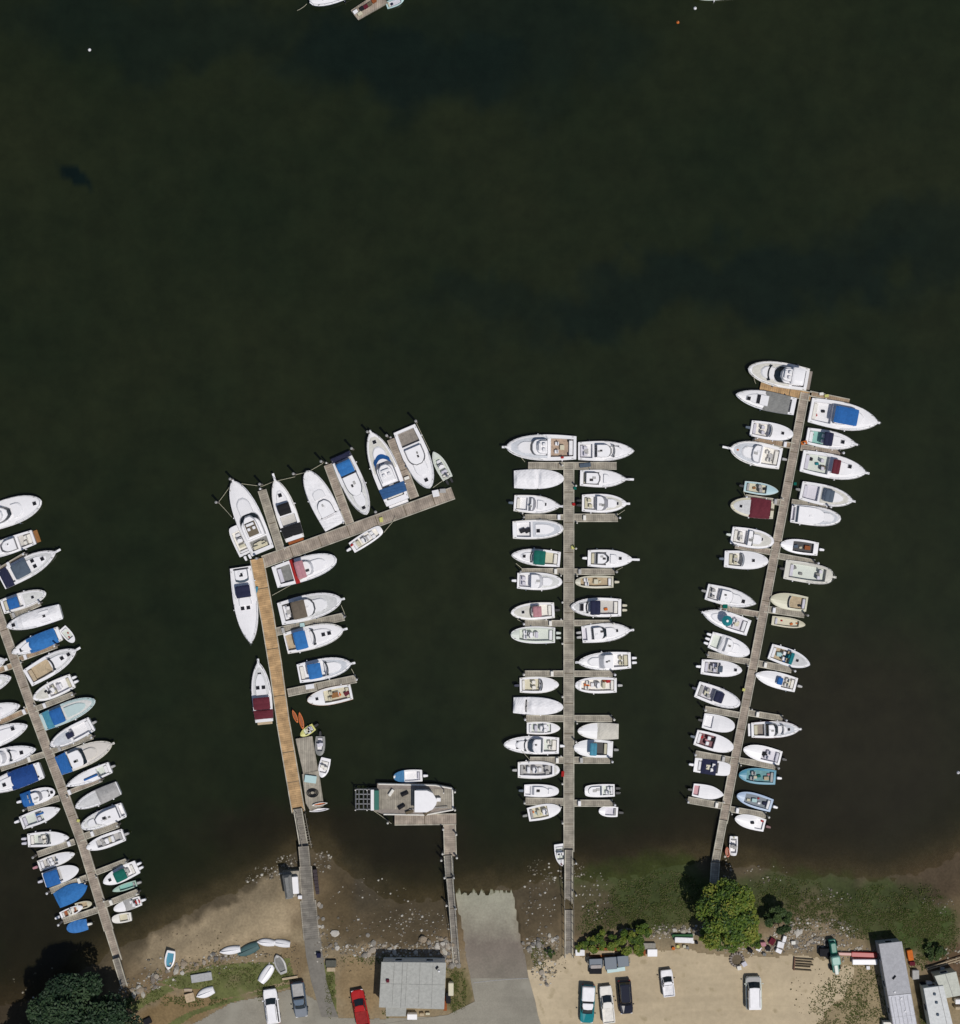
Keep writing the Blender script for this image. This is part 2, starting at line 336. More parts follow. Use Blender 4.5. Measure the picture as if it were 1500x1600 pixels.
def ramp_mat():
    m = ground_mat('ramp_surface', (1, 1, 1), var=.13, sc=.4, fine=4, bump=.1); n = m.node_tree.nodes; l = m.node_tree.links
    rgb = [x for x in n if x.type == 'RGB'][0]; tgt = [k.to_socket for k in rgb.outputs[0].links][0]
    tc = n.new('ShaderNodeTexCoord'); sp = n.new('ShaderNodeSeparateXYZ'); l.new(tc.outputs['Object'], sp.inputs[0]); no = n.new('ShaderNodeTexNoise'); no.inputs['Scale'].default_value = .8; no.inputs['Detail'].default_value = 8; no.inputs['Roughness'].default_value = .7
    l.new(tc.outputs['Object'], no.inputs[0]); ma = n.new('ShaderNodeMath'); ma.operation = 'MULTIPLY_ADD'; ma.inputs[1].default_value = 5; l.new(no.outputs[0], ma.inputs[0]); l.new(sp.outputs['Y'], ma.inputs[2])
    mr = n.new('ShaderNodeMapRange'); mr.inputs[1].default_value = (800-1535)*S+2.5; mr.inputs[2].default_value = (800-1390)*S+2.5; l.new(ma.outputs[0], mr.inputs[0])
    rp = n.new('ShaderNodeValToRGB'); e = rp.color_ramp.elements; e[0].position = .12; e[0].color = (.215, .19, .155, 1); e[1].position = 1.0; e[1].color = (.24, .235, .17, 1)
    for p, c in ((.42, (.215, .182, .15, 1)), (.60, (.28, .255, .20, 1)), (.85, (.35, .335, .26, 1)), (.955, (.36, .35, .27, 1)), (.975, (.33, .325, .24, 1))): k = e.new(p); k.color = c
    l.new(mr.outputs[0], rp.inputs[0]); l.new(rp.outputs[0], tgt); return m
M_RAMP = ramp_mat(); M_ASPH2 = M_RAMP
M_WALK = ground_mat('walk_asphalt', (.20, .185, .16), var=.12, sc=.5, fine=3, bump=.1)
patch('parking_lot', [(838,1720),(826,1560),(818,1515),(850,1500),(885,1488),(905,1492),(985,1490),(1010,1482),(1080,1478),(1140,1490),(1200,1490),(1260,1490),(1330,1510),(1322,1540),(1290,1570),(1270,1600),(1300,1720)], M_LOT, .012, 9)
patch('lawn', [(248,1530),(330,1504),(400,1502),(455,1492),(460,1526),(440,1533),(360,1554),(335,1558),(318,1540),(285,1540)], M_LAWN, .012, 5)
patch('grass_verge', [(255,1606),(262,1596),(300,1576),(360,1556),(455,1533),(456,1538),(362,1562),(306,1582),(270,1606)], M_LAWN, .014, 1.2)
patch('grass_patch', [(206,1568),(240,1545),(262,1535),(275,1542),(232,1566),(212,1580)], M_LAWN, .014, 3)
patch('grass_strip', [(505,1500),(524,1502),(528,1580),(516,1585)], M_LAWN, .016, 2)
def strip(name, rows, m, dz, ext=None, jit=0.0, fixed=None):
    """rows: (y, xl, xr) - a sheet that follows the slope"""
    mb = MB(); ys = [r[0] for r in rows]; yy = np.arange(ys[0], ys[-1]+.1, 3.0)
    xl = np.interp(yy, ys, [r[1] for r in rows]); xr = np.interp(yy, ys, [r[2] for r in rows]); k = 60
    vs = []; fs = []
    for a, y in enumerate(yy):
        for i in range(k+1):
            x = xl[a]+(xr[a]-xl[a])*i/k; y2 = y
            if jit and a == 0: y2 = y-jit*max(0, float(fbm(x/3.5, 3.3))*2-.7)
            z = fixed(y2) if fixed else H(x, y)+dz
            vs.append(tuple(P(x, y2, z)))
    for a in range(len(yy)-1):
        for i in range(k): fs.append((a*(k+1)+i, (a+1)*(k+1)+i, (a+1)*(k+1)+i+1, a*(k+1)+i+1))
    mb.add(vs, fs); return tag(mb.build(name, m, smooth=True), kind='structure')
rz_ = lambda y: min(1.52, -.20+(y-1385)*.0165)+.03
strip('boat_ramp', [(1399,712,803),(1405,713,804),(1474,724,817)], M_RAMP, .0, fixed=lambda y: max(rz_(y), H(758, y)+.02) if y < 1394 else rz_(y), jit=17)
strip('ramp_apron', [(1471,724,817),(1527,736,826)], M_ASPH2, 0, fixed=lambda y: rz_(y)+.006)
strip('road', [(1524,735,826),(1560,742,836),(1581,700,840),(1600,560,846),(1760,560,850)], M_ASPH, 0, fixed=lambda y: max(1.54, rz_(y)+.012))
patch('driveway', [(288,1604),(362,1564),(455,1542),(480,1548),(530,1586),(575,1588),(720,1582),(735,1600),(735,1720),(260,1720)], M_ASPH, .03, 2, sc=10)
cs = MB()
for a, b_ in (((740,1531),(765,1528)),((765,1528),(800,1525)),((800,1525),(824,1524))):
    p0 = P(*a, 1.565); p1 = P(*b_, 1.565); cs.path([p0, p1], .045, 4)
tag(cs.build('road_seam', mat('ltgrey', 'matte')), kind='structure')
# ================================================================ BOATS
def wfun(t, tr, q, tm=.42):
    if t < tm:
        u = t/tm; return tr+(1-tr)*math.sin(u*math.pi/2)
    u = (t-tm)/(1-tm); return max(0, 1-u**2.25)**q
BOATN = [0]
def boat(bow, stern, beam, label=None, name='motorboat', cat='boat', group='boats moored at the piers', z0=0.0, **o):
    """bow, stern: plan positions; beam: plan width; local x runs stern to bow"""
    BOATN[0] += 1; rr = random.Random(BOATN[0]*31+5)
    b0 = P(*stern); b1 = P(*bow); d = b1-b0; L = d.length; W = beam*S/2
    ang = math.atan2(d.y, d.x); mid = (b0+b1)/2; mid.z = z0
    root = tag(empty(name, mid, ang), label, cat, group)
    tr = o.get('tr', .88); q = o.get('q', .72); fb = o.get('fb', min(1.35, .32+.075*L)); sh = o.get('sheer', .28)*fb
    hullc = o.get('hull', rr.choice(['white', 'white', 'white', 'white2', 'warm'])); deckc = o.get('deck', rr.choice(['white', 'white2', 'white']))
    X = lambda t: -L/2+t*L
    hw = lambda t: W*wfun(t, tr, q)
    gz = lambda t: fb*(.86+.0*t)+sh*t*t
    # hull -------------------------------------------------
    mb = MB(); ts = [0, .06, .15, .28, .42, .55, .66, .76, .84, .9, .95, .98, 1]
    def ring(scale, zf, rake, bowtrim=1.0, inset=0.0):
        pts = []
        for t in ts: pts.append((X(t)-rake*t**6-(inset if t == 1 else 0)+(inset if t == 0 else 0), -max(0.012, hw(t)*scale-inset), zf(t)))
        for t in reversed(ts): pts.append((X(t)-rake*t**6-(inset if t == 1 else 0)+(inset if t == 0 else 0), max(0.012, hw(t)*scale-inset), zf(t)))
        return pts
    rb = .05 if L > 5 else .03
    wl = -.12 if z0 == 0 else 0
    mb.loft([ring(.70, lambda t: wl-.1, L*.09), ring(.84, lambda t: wl+.12, L*.065), ring(.965, lambda t: gz(t)*.62, L*.018), ring(1, lambda t: gz(t)-.06, 0), ring(1, gz, 0), ring(1, gz, 0, inset=rb*1.6)], cap=False)
    mb.build('hull', mat(hullc), root)
    if L > 5.2 and not o.get('cvall'):
        st = MB(); rc = o.get('rub', rr.choice(['ltgrey', 'grey', 'white2', 'slate', 'ltgrey']))
        for sgn in (1, -1):
            st.path([(X(t)+.01, sgn*(hw(t)+.012), gz(t)-.05) for t in ts[:-1]]+[(X(1)+.01, 0, gz(1)-.05)], .028, 4)
        st.build('rub_rail', mat(rc), root)
    # deck heightfield with the cockpit well --------------------
    ck = o.get('ck', (.07, .40, 'sole')); crown = .05+.03*W
    ckw = o.get('ckw', .74); sole = max(.12, gz(.2)-o.get('ckd', .62 if L > 5 else .34))
    cr = o.get('trunk', L > 6.2 and not o.get('open'))
    tset = sorted(set([0, .03, .5, .58, .66, .74, .82, .88, .93, .97, .995]+([ck[0], ck[0]+.004, ck[1], ck[1]+.006, (ck[0]+ck[1])/2] if ck else [])))
    vs_ = [-1, -ckw-.02, -ckw, -.4, 0, .4, ckw, ckw+.02, 1]
    mb = MB(); vv = []; fs = []; nv = len(vs_)
    for t in tset:
        for v in vs_:
            z = gz(t)-.015+crown*(1-v*v)*(1 if t > .4 else .3)
            if ck and ck[0]+.002 < t < ck[1]+.003 and abs(v) < ckw+.01: z = sole-.03
            vv.append((X(t), v*max(.01, hw(t)-rb), z))
    for a in range(len(tset)-1):
        for i in range(nv-1): fs.append((a*nv+i, (a+1)*nv+i, (a+1)*nv+i+1, a*nv+i+1))
    mb.add(vv, fs); mb.build('deck', mat(deckc), root)
    tarp = o.get('cv', [])
    if rr.random() < .5 and L > 5.4 and not any(c[1] > .8 for c in tarp):
        ta = (ck[1] if ck else .4)+.05; tb = .93; s = MB(); s.grid(10, 6, lambda u, v: (X(ta+(tb-ta)*u), (2*v-1)*max(.02, hw(ta+(tb-ta)*u)-.28)*(1-.5*max(0, u-.8)), gz(ta+(tb-ta)*u)-.008+crown*(1-((2*v-1)*.8)**2)+.012))
        s.build('non_skid_panel', mat(rr.choice([(.62,.62,.62), (.66,.64,.58), (.60,.62,.66), (.68,.68,.66)]), 'matte'), root)
    if ck and not any(c[0] <= ck[0]+.03 and c[1] >= ck[1]-.03 for c in tarp):
        mb = MB(); t0, t1 = ck[0]+.006, ck[1]-.002; n = 6
        mb.grid(n, 1, lambda a, v: (X(t0+(t1-t0)*a), (v*2-1)*(hw(t0+(t1-t0)*a)-rb)*ckw*.985, sole))
        mb.build('cockpit_floor', mat(ck[2], 'matte' if ck[2] not in CO or ck[2] in ('tan', 'brown', 'taupe', 'wood', 'grey') else 'gel'), root)
        # seats, benches, lockers
        ns = o.get('seats', rr.choice([1, 2, 3]) if (t1-t0)*L > 1.2 else 0); sc = o.get('seatc', rr.choice(['white2', 'cream', 'warm', 'ltgrey', 'lav']))
        yw = (hw((t0+t1)/2)-rb)*ckw*.9
        if ns:
            s = MB(); s.box(X(t0)+.04, X(t0)+.04+min(.5, L*.07), -yw*.92, yw*.92, sole, sole+.42, .06); s.build('bench', mat(sc, 'cloth'), root)
        if ns > 1:
            for sg in (-1, 1):
                xx = X(t1)-.55-rr.random()*.3; s = MB(); s.box(xx-.24, xx+.2, sg*yw*.5-.24, sg*yw*.5+.24, sole+.1, sole+.5, .07); s.box(xx-.3, xx-.18, sg*yw*.5-.24, sg*yw*.5+.24, sole+.4, sole+.95, .05); s.build('seat', mat(sc, 'cloth'), root)
        if ns > 2:
            xx = X((t0+t1)/2); s = MB(); s.box(xx-.3, xx+.3, -.38, .3, sole, sole+.5, .06); s.build('engine_box', mat(rr.choice(['white2', 'cream', 'ltgrey']), 'gel'), root)
    for k, (t, v, c, sz) in enumerate(o.get('bits', [])):
        s = MB(); x = X(t); y = v*hw(t); zb = (sole if ck and ck[0] < t < ck[1] and abs(v) < ckw else gz(t))
        s.box(x-sz, x+sz*.9, y-sz*.7, y+sz*.7, zb, zb+sz*1.1, .05, rz=rr.random()*.5); s.build('cushion' if c in ('red', 'blue', 'orange', 'maroon', 'pink', 'cyan', 'teal') else 'locker', mat(c, 'cloth'), root)
    # low cabin trunk on the fore deck
    def shell(t0, t1, wf, z0f, z1, rake_f, rake_b, mt, nm, win=False, n=9, fr=.55, insy=.86, cap=True):
        def rg(ta, tb, ws, zf):
            pts = []
            for sg in (-1, 1):
                rng = range(n+1) if sg < 0 else range(n, -1, -1)
                for i in rng:
                    u = i/n; t = ta+(tb-ta)*u; yy = min(hw(t0+(t1-t0)*.25)*wf, hw(t)*max(wf, .6)) * ws
                    if u > 1-fr: yy *= max(.02, 1-((u-1+fr)/fr)**2.6)**.5 if u < 1 else .35
                    pts.append((X(t), sg*max(.02, yy), zf(t) if callable(zf) else zf))
            return pts
        zt = z1; zb = min(gz(t0), gz(t1))-.03
        rk = lambda f: t1-rake_f/L*f; rb_ = lambda f: t0+rake_b/L*f; yw2 = lambda f: 1-(1-insy)*f
        m = MB()
        if not win:
            m.loft([rg(t0, t1, 1, zb), rg(rb_(.7), rk(.7), yw2(.6), lambda t: zb+(zt-zb)*.8), rg(rb_(1), rk(1), yw2(1)*.97, zt-.0)], cap=True, bot=False)
            return m.build(nm, mt, root)
        m.loft([rg(t0, t1, 1, zb), rg(rb_(.3), rk(.3), yw2(.3), zb+(zt-zb)*.3)], cap=False, bot=False)
        m.loft([rg(rb_(.9), rk(.9), yw2(.9), zb+(zt-zb)*.86), rg(rb_(.97), rk(.97), yw2(.97)*.985, zb+(zt-zb)*.97), rg(rb_(1.05), rk(1.1), yw2(1)*.94, zt)], cap=True, bot=False)
        h = m.build(nm, mt, root)
        g = MB(); g.loft([rg(rb_(.3), rk(.3), yw2(.3), zb+(zt-zb)*.3), rg(rb_(.9), rk(.9), yw2(.9), zb+(zt-zb)*.86)], cap=False, bot=False)
        wc = o.get('wc', rr.choice(['glass', 'glass', 'wincover', 'winwhite', 'slate'])); g.build('windows', mat(wc, 'glass' if wc in ('glass', 'slate') else 'cloth'), root)
        return h
    hs = o.get('hs')
    if cr and not hs and not any(c[1] > .8 for c in tarp):
        ta = max(.44, (ck[1] if ck else .4)+.05)
        shell(ta, .86, .60, 0, gz(.6)+crown+.16, .5, .05, mat(deckc), 'cabin_trunk')
    topz = gz(.4)
    if hs:
        t0, t1, h = hs[:3]; topz = gz((t0+t1)/2)+h
        shell(t0, t1, o.get('hw', rr.choice([.66, .74, .8])), 0, topz, h*o.get('rake', rr.choice([.45, .8, 1.1])), rr.choice([.05, .05, .4]), mat(o.get('hc', 'white')), 'cabin', win=True, fr=rr.choice([.22, .4, .6]), insy=rr.choice([.84, .93, .97]))
        if t1 < .78: shell(max(t1-.05, .5), min(.9, t1+.2), .56, 0, gz(.75)+crown+.18, .5, .02, mat(deckc), 'cabin_trunk')
        rf = o.get('roofbits', 2)
        for k in range(rf):
            s = MB(); tt = t0+(t1-t0)*(.25+.4*rr.random()); y = (rr.random()-.5)*W*.5; sz = .14+.12*rr.random()
            s.box(X(tt)-sz, X(tt)+sz, y-sz*.7, y+sz*.7, topz, topz+.07, .02); s.build('roof_hatch', mat(rr.choice(['white2', 'ltgrey', 'dark', 'grey'])), root)
    # windshield
    for tw in ([o['ws']] if 'ws' in o else []):
        g = MB(); hh = .55 if L > 5.5 else .38; wd = o.get('wsw', .045)*L; yw = hw(tw)*o.get('wsf', .72); zb = gz(tw)+crown*.6
        n = 10
        def pt(u, k):
            a = (u-.5)*2; cur = 1-abs(a)**2.4
            return (X(tw)+cur*wd*.9-(k*wd), a*yw*(1-.08*k), zb+hh*k)
        g.grid(n, 1, pt); g.build('windshield', mat('slate' if o.get('wsl') else 'glass', 'glass'), root)
        f = MB(); f.path([tuple(Vector(pt(i/n, 1))) for i in range(n+1)], .022, 4); f.tube(pt(0, 0), pt(0, 1), .022, 4); f.tube(pt(1, 0), pt(1, 1), .022, 4); f.path([tuple(Vector(pt(i/n, 0))) for i in range(n+1)], .022, 4); f.build('windshield_frame', mat('white2', 'gel'), root)
    # console
    if 'con' in o:
        t = o['con']; s = MB(); x = X(t); s.box(x-.28, x+.35, -.38, .38, sole, sole+.95, .1); c = s.build('console', mat('white'), root)
        g = MB(); g.grid(4, 1, lambda u, k: (x+.32-.12*k-.25*abs(u-.5), (u-.5)*.74, sole+.95+.3*k)); g.build('console_screen', mat('slate', 'glass'), root)
        s = MB(); s.box(x-1.0, x-.58, -.42, .42, sole, sole+.7, .08); s.build('leaning_seat', mat(rr.choice(['white2', 'cream', 'lav']), 'cloth'), root)
        s = MB(); s.box(x+.5, x+.95, -.3, .3, sole, sole+.42, .08); s.build('console_seat', mat('white2', 'cloth'), root)
    # swim platform
    if 'pf' in o:
        p = o['pf']; s = MB(); s.box(X(0)-p, X(0)-.02, -W*tr*.86, W*tr*.86, .16, .26, .05); s.build('swim_platform', mat(o.get('pfc', 'white2'), 'matte' if o.get('pfc') else 'gel'), root)
    # bow sprit plank
    if o.get('pu'):
        p = o['pu'] if isinstance(o['pu'], float) else .55+.02*L; s = MB(); z = gz(.97)
        s.box(X(1)-.7, X(1)+p, -.15, .15, z, z+.07, .03); s.build('bow_pulpit', mat(deckc), root)
        a = MB(); a.tube((X(1)+p-.1, 0, z+.02), (X(1)+p-.1, 0, z-.35), .03, 5); a.tube((X(1)+p-.25, -.14, z-.3), (X(1)+p-.25, .14, z-.3), .03, 5); a.build('anchor', mat('grey', 'metal'), root)
    # rail
    if o.get('rail', L > 6 and not o.get('cvall')):
        a = MB(); tl = [.52, .62, .72, .82, .9, .96]
        for sg in (1, -1):
            pts = [(X(t), sg*(hw(t)-.07), gz(t)+.52) for t in tl]+[(X(1)+(.35 if o.get('pu') else -.1), 0, gz(1)+.55)]
            a.path([(X(.47), sg*(hw(.47)-.07), gz(.47))]+pts, .017, 4)
            for t in tl: a.tube((X(t), sg*(hw(t)-.07), gz(t)-.02), (X(t), sg*(hw(t)-.07), gz(t)+.52), .013, 4)
        a.build('bow_rail', mat('ltgrey', 'metal'), root)
    # hatches
    for (t, v) in o.get('ht', []):
        x = X(t); y = v*hw(t); z = gz(t)+crown*(1-v*v)+(.17 if cr and not hs and .45 < t < .8 else 0)
        if hs and hs[0] < t < hs[1]: z = topz
        a = .24 if L > 6.5 else .19; f = MB(); f.box(x-a-.04, x+a+.04, y-a-.04, y+a+.04, z-.06, z+.04, .02); hf = f.build('hatch_frame', mat('white2'), root)
        s = MB(); s.box(x-a, x+a, y-a, y+a, z+.02, z+.06, .015); s.build('hatch', mat('dark', 'glass'), root)
    # canvas and hard tops on poles
    for tp in o.get('tp', []):
        t0, t1, c = tp[:3]; wf = tp[3] if len(tp) > 3 else .8; zz = tp[4] if len(tp) > 4 else max(topz+.05, gz(.3)+1.15)
        hard = len(tp) > 5; n, m_ = 8, 8; yw = hw((t0+t1)/2)*wf; fo = .05
        def top(u, v, off=0):
            a = 2*v-1; e = 2*u-1
            z = zz+.13*(1-a**4)+(0 if hard else .05*(abs(math.sin(u*math.pi*2))-.5))-.08*abs(e)**6
            return (X(t0+(t1-t0)*u), a*yw*(1-.06*abs(e)**8), z-off)
        s = MB(); s.grid(n, m_, top); s.grid(n, m_, lambda u, v: top(u, 1-v, .04)); s.build('hardtop' if hard else 'canvas_top', mat(c, 'gel' if hard else 'cloth'), root, smooth=False)
        s = MB()
        for u in (0.04, .96):
            for v in (.02, .98):
                p = top(u, v, .03); s.tube((p[0]*.94+X((t0+t1)/2)*.06, p[1]*1.02, gz((t0+t1)/2)-.05), p, .02, 4)
        s.build('top_poles', mat('ltgrey', 'metal'), root)
    # fitted covers
    for cvv in tarp:
        t0, t1, c = cvv[:3]; hgt_ = cvv[3] if len(cvv) > 3 else .38; ph = rr.random()*6; nt_ = max(6, int((t1-t0)*26)); full = 1.03
        def cov(u, v):
            t = t0+(t1-t0)*u; a = 2*v-1; w_ = max(.02, hw(t)*full+.02); e = min(1, min(u+.0, 1-u)*7+.12)
            rdg = hgt_*(1-abs(a)**1.45)*(e if t1 < .97 else min(1, u*7+.12)*(1-.75*max(0, (u-.35)/.65)))
            fold = .035*math.sin(u*nt_*1.1+ph)*(1-abs(a))+.022*math.sin(u*31+a*5+ph)*math.cos(a*9+u*7)
            z = gz(t)+rdg+fold+.02
            if abs(a) > .97: z = gz(t)-.16
            return (X(t)+(.03 if t >= 1 else 0), a*w_, z)
        s = MB(); ny = 12
        vmap = [0, .02]+[.02+.96*(i+1)/10 for i in range(9)]+[.98, 1]
        s.grid(nt_*2, 12, lambda u, v: cov(u, vmap[int(round(v*12))])); s.build('boat_cover', mat(c, 'cloth'), root)
    # outboards
    if o.get('eng'):
        ne, ec = o['eng']; sp = .62
        for k in range(ne):
            y = (k-(ne-1)/2)*sp+o.get('engy', 0); s = MB(); x = X(0)-.1; z = fb*.75
            s.loft([[(x-a, y-b_, zz_) for a, b_ in ((.0, -.14), (.0, .14), (-.0+.12, .2), (.62, .15), (.7, 0.0), (.62, -.15), (.12, -.2))] for zz_ in (z+.05, z+.35)]+[[(x-.05-a*.85, y-b_*.8, z+.5) for a, b_ in ((.0, -.14), (.0, .14), (.12, .2), (.62, .15), (.7, 0.0), (.62, -.15), (.12, -.2))]])
            e = s.build('outboard_engine', mat(ec, 'gel'), root)
            s = MB(); s.box(x-.42, x-.12, y-.07, y+.07, -.25, z+.06, .03); s.build('engine_leg', mat('grey', 'metal'), e)
    # flybridge
    if o.get('fly'):
        t0, t1 = o['fly'][:2]; z = topz
        shell(t0, t1, .58, 0, z+.5, .35, .02, mat('white'), 'flybridge')
        s = MB(); s.box(X(t0)+.15, X(t1)-1.0, -W*.40, W*.40, z+.46, z+.54, .05); s.build('flybridge_floor', mat(o['fly'][2] if len(o['fly']) > 2 else 'white2', 'gel'), root)
        s = MB(); xx = X((t0+t1)/2); s.box(xx, xx+.35, -W*.3, W*.3, z+.5, z+.9, .06); s.build('flybridge_console', mat('white2'), root)
        for sg in (-1, 1):
            s = MB(); s.box(xx-.6, xx-.2, sg*W*.2-.2, sg*W*.2+.2, z+.5, z+.95, .06); s.build('seat', mat('white2', 'cloth'), root)
    if o.get('umb'):
        x = X(.5); z = gz(.5)+1.7; s = MB(); n = 10; s.loft([[(x+.72*math.cos(2*math.pi*i/n), .72*math.sin(2*math.pi*i/n), z) for i in range(n)], [(x+.12*math.cos(2*math.pi*i/n), .12*math.sin(2*math.pi*i/n), z+.25) for i in range(n)]], bot=False); u_ = s.build('umbrella', mat('teal', 'cloth'), root)
        s = MB(); s.tube((x, 0, gz(.5)-.1), (x, 0, z+.35), .03, 5); s.tube((x, 0, z+.24), (x, 0, z+.32), .17, 7); s.build('umbrella_pole', mat('white'), u_)
    if o.get('bluews'):
        s = MB(); n = 12; s.grid(n, 1, lambda u, k: (X(.69)-.9*abs(2*u-1)**2-k*.75, (2*u-1)*hw(.62)*.66, topz-.55+.5*k)); s.build('windshield_cover', mat('blue', 'cloth'), root)
    # stripe, fenders, cleats, aerials
    for st in o.get('stripe', []):
        s = MB(); s.box(X(st[0]), X(st[1]), st[2]*W-.12, st[2]*W+.12, gz(.6), gz(.7)+crown+.2, .05); s.build('folded_canvas', mat(st[3], 'cloth'), root)
    if L > 5.5 and not o.get('nofend'):
        for t in (.2, .55):
            sg = rr.choice((-1, 1)); s = MB(); y = sg*(hw(t)+.1); s.tube((X(t), y, .1), (X(t), y, gz(t)-.1), .09, 7); s.tube((X(t), y, gz(t)-.1), (X(t), y-sg*.1, gz(t)+.03), .012, 4); s.build('fender', mat(rr.choice(['white', 'white2', 'navy', 'slate']), 'gel'), root)
    if L > 5:
        for t in (.05, .9):
            for sg in (-1, 1): s = MB(); s.box(X(t)-.12, X(t)+.12, sg*(hw(t)-.12)-.025, sg*(hw(t)-.12)+.025, gz(t)+.0, gz(t)+.09); s.build('cleat', mat('grey', 'metal'), root)
    if L > 7 and not o.get('cvall') and not o.get('cv'):
        s = MB(); y = rr.choice((-1, 1))*hw(.4)*.7; zb = topz if hs else gz(.4)
        s.tube((X(.42), y, gz(.4)-.05), (X(.36), y*1.05, zb+2.0), .018, 4, .008); s.build('aerial', mat('white', 'gel'), root)
    return root
# ================================================================ piers
def seg_piece(name, x0, y0, x1, y1, wpx, m, parent, z=.48, th=.28, rails=True, mrail=None):
    a = P(x0, y0); b_ = P(x1, y1); d = b_-a; L = d.length; an = math.atan2(d.y, d.x); W = wpx*S/2
    s = MB(); s.box(0, L, -W, W, -th, 0)
    o = s.build(name, m, parent, loc=(a.x, a.y, z), rz=an)
    if rails:
        r = MB()
        for sg in (-1, 1): r.box(0, L, sg*(W-.07)-.06, sg*(W-.07)+.06, .003, .09)
        rb = r.build('kerb_board', mrail or PK_EDGE, o)
    r = MB(); k = 0.15
    x = 4.0
    while x < L-2: jt = MB(); jt.box(x-.05, x+.05, -W+.14, W-.14, .002, .008); jt.build('joint_strip', mat('brown', 'matte'), o); x += 4.0
    return o
def piling(x, y, parent, h=2.3, r=.14, top='white2', tilt=0):
    p = P(x, y); s = MB(); s.tube((0, 0, -2.2), (0, 0, h), r, 9, r*.9); o = s.build('piling', mat('taupe', 'matte'), parent, loc=(p.x, p.y, 0))
    s = MB(); s.tube((0, 0, h), (0, 0, h+.16), r*1.15, 9, r*.25); s.build('piling_cap', mat(top, 'gel'), o)
    return o
def pier(label, main, fingers, mm, name='pier', cat='pier', mf=None, heads=(), z=.48, group='piers reaching out from the shore'):
    c = P(*main[0][:2]); root = tag(empty(name, (0, 0, 0)), label, cat, group)
    for k, s in enumerate(main): seg_piece('walkway', *s[:5], s[5] if len(s) > 5 else mm, root, z=(s[6] if len(s) > 6 else z)+.003*k)
    for k, s in enumerate(heads): seg_piece('end_dock', *s[:5], s[5] if len(s) > 5 else mf or mm, root, z=z-.01)
    for k, s in enumerate(fingers):
        seg_piece('finger_dock', *s[:5], s[5] if len(s) > 5 else (mf or mm), root, z=z-.02)
        x0, y0, x1, y1 = s[:4]; d = math.hypot(x1-x0, y1-y0); ux, uy = (x1-x0)/d, (y1-y0)/d
        side = rnd.choice((-1, 1)); piling(x1+ux*2, y1+uy*2, root, h=1.9+rnd.random()*.9, r=.12+.03*rnd.random(), top=rnd.choice(['white2', 'white', 'warm', 'ltgrey']))
        if rnd.random() < .6: piling(x0+ux*4-uy*(s[4]/2+1.5)*side, y0+uy*4+ux*(s[4]/2+1.5)*side, root, h=1.2, r=.1, top='warm')
        if rnd.random() < .7:
            a = P(x0, y0); t = .1+rnd.random()*.25; q = P(x0+(x1-x0)*t, y0+(y1-y0)*t, z); b_ = MB(); b_.box(-.35, .35, -.2, .2, 0, .45, .05)
            b_.build('dock_box', mat(rnd.choice(['white2', 'warm', 'ltgrey'])), root, loc=q, rz=math.atan2(-(y1-y0), x1-x0)+math.pi/2)
    return root
p1 = pier('long grey pier furthest left, reaching shore under the dark tree', [(-8,940,48,1097,15),(48,1097,130,1317,15.5),(130,1317,171,1452,15.5),(171,1452,186,1500,13),(184,1494,206,1566,11,PK_DK,1.3)],
 [(30,1030,90,1008,9,PK_BRN),(18,963,64,942,9),(2,890,42,866,9,PK_TAUPE),(55,1108,116,1084,9),(80,1174,146,1150,9),(102,1240,160,1217,8,PK_TAUPE),(125,1309,186,1287,11),(147,1364,199,1344,9),(163,1413,217,1392,10),
  (20,1040,-10,1050,10,PK_BRN),(47,1108,-5,1131,10,PK_BRN),(70,1178,2,1200,10),(94,1246,44,1262,10),(118,1314,60,1334,10),(137,1370,80,1391,10),(156,1420,100,1438,10)], PK_TAUPE, mf=PK_GREY)
p3 = pier('long straight grey pier standing upright beside the boat ramp', [(888.5,722,888.5,1330,17),(888.5,1326,887.5,1420,13,PK_DK,.9),(887.5,1418,888,1492,12.5,PK_DK,1.5)],
 [(880,808,820,808,9),(897,809,965,809,13),(880,892.5,815,892.5,10),(897,893,960,893,10),(880,973.5,820,973.5,10),(897,973,955,973,10),(880,1052,820,1052,10),(897,1052,957,1052,10),
  (880,1122,822,1122,11),(897,1122,956,1122,11),(880,1187,828,1187,11),(897,1187,953,1187,11),(880,1252,821,1251,12),(897,1254,957,1254,11)], PK_GREY, heads=[(825,728,963,728,12)])
p4 = pier('long slanting grey pier furthest right, ending under the light green tree', [(1257,614,1222,800,14.5),(1222,800,1184,1000,14.5),(1184,1000,1143,1210,14.5),(1143,1210,1129,1285,14.5),(1129,1280,1116,1350,13,PK_GREY,.7),(1116,1345,1112,1410,14,PK_GREY,1.3)],
 [(1240,697,1178,687,10,PK_BRN),(1250,699,1312,708,10,PK_TAUPE),(1224,786,1164,777,10),(1236,784,1292,792,9),(1206,863,1148,852,10,PK_TAUPE),(1213,868,1272,879,10),(1186,960,1124,950,10,PK_TAUPE),(1193,951,1256,960,11),
  (1172,1034,1105,1022,10),(1182,1036,1236,1046,11),(1156,1117,1101,1107,10),(1168,1113,1222,1122,10),(1146,1188,1086,1177,11),(1153,1187,1211,1197,10),(1132,1259,1074,1249,11),(1139,1263,1196,1273,10)], PK_TAUPE, mf=PK_GREY,
  heads=[(1187,604,1266,620,15,PK_TAN),(1264,615,1326,628,9,PK_BRN)])
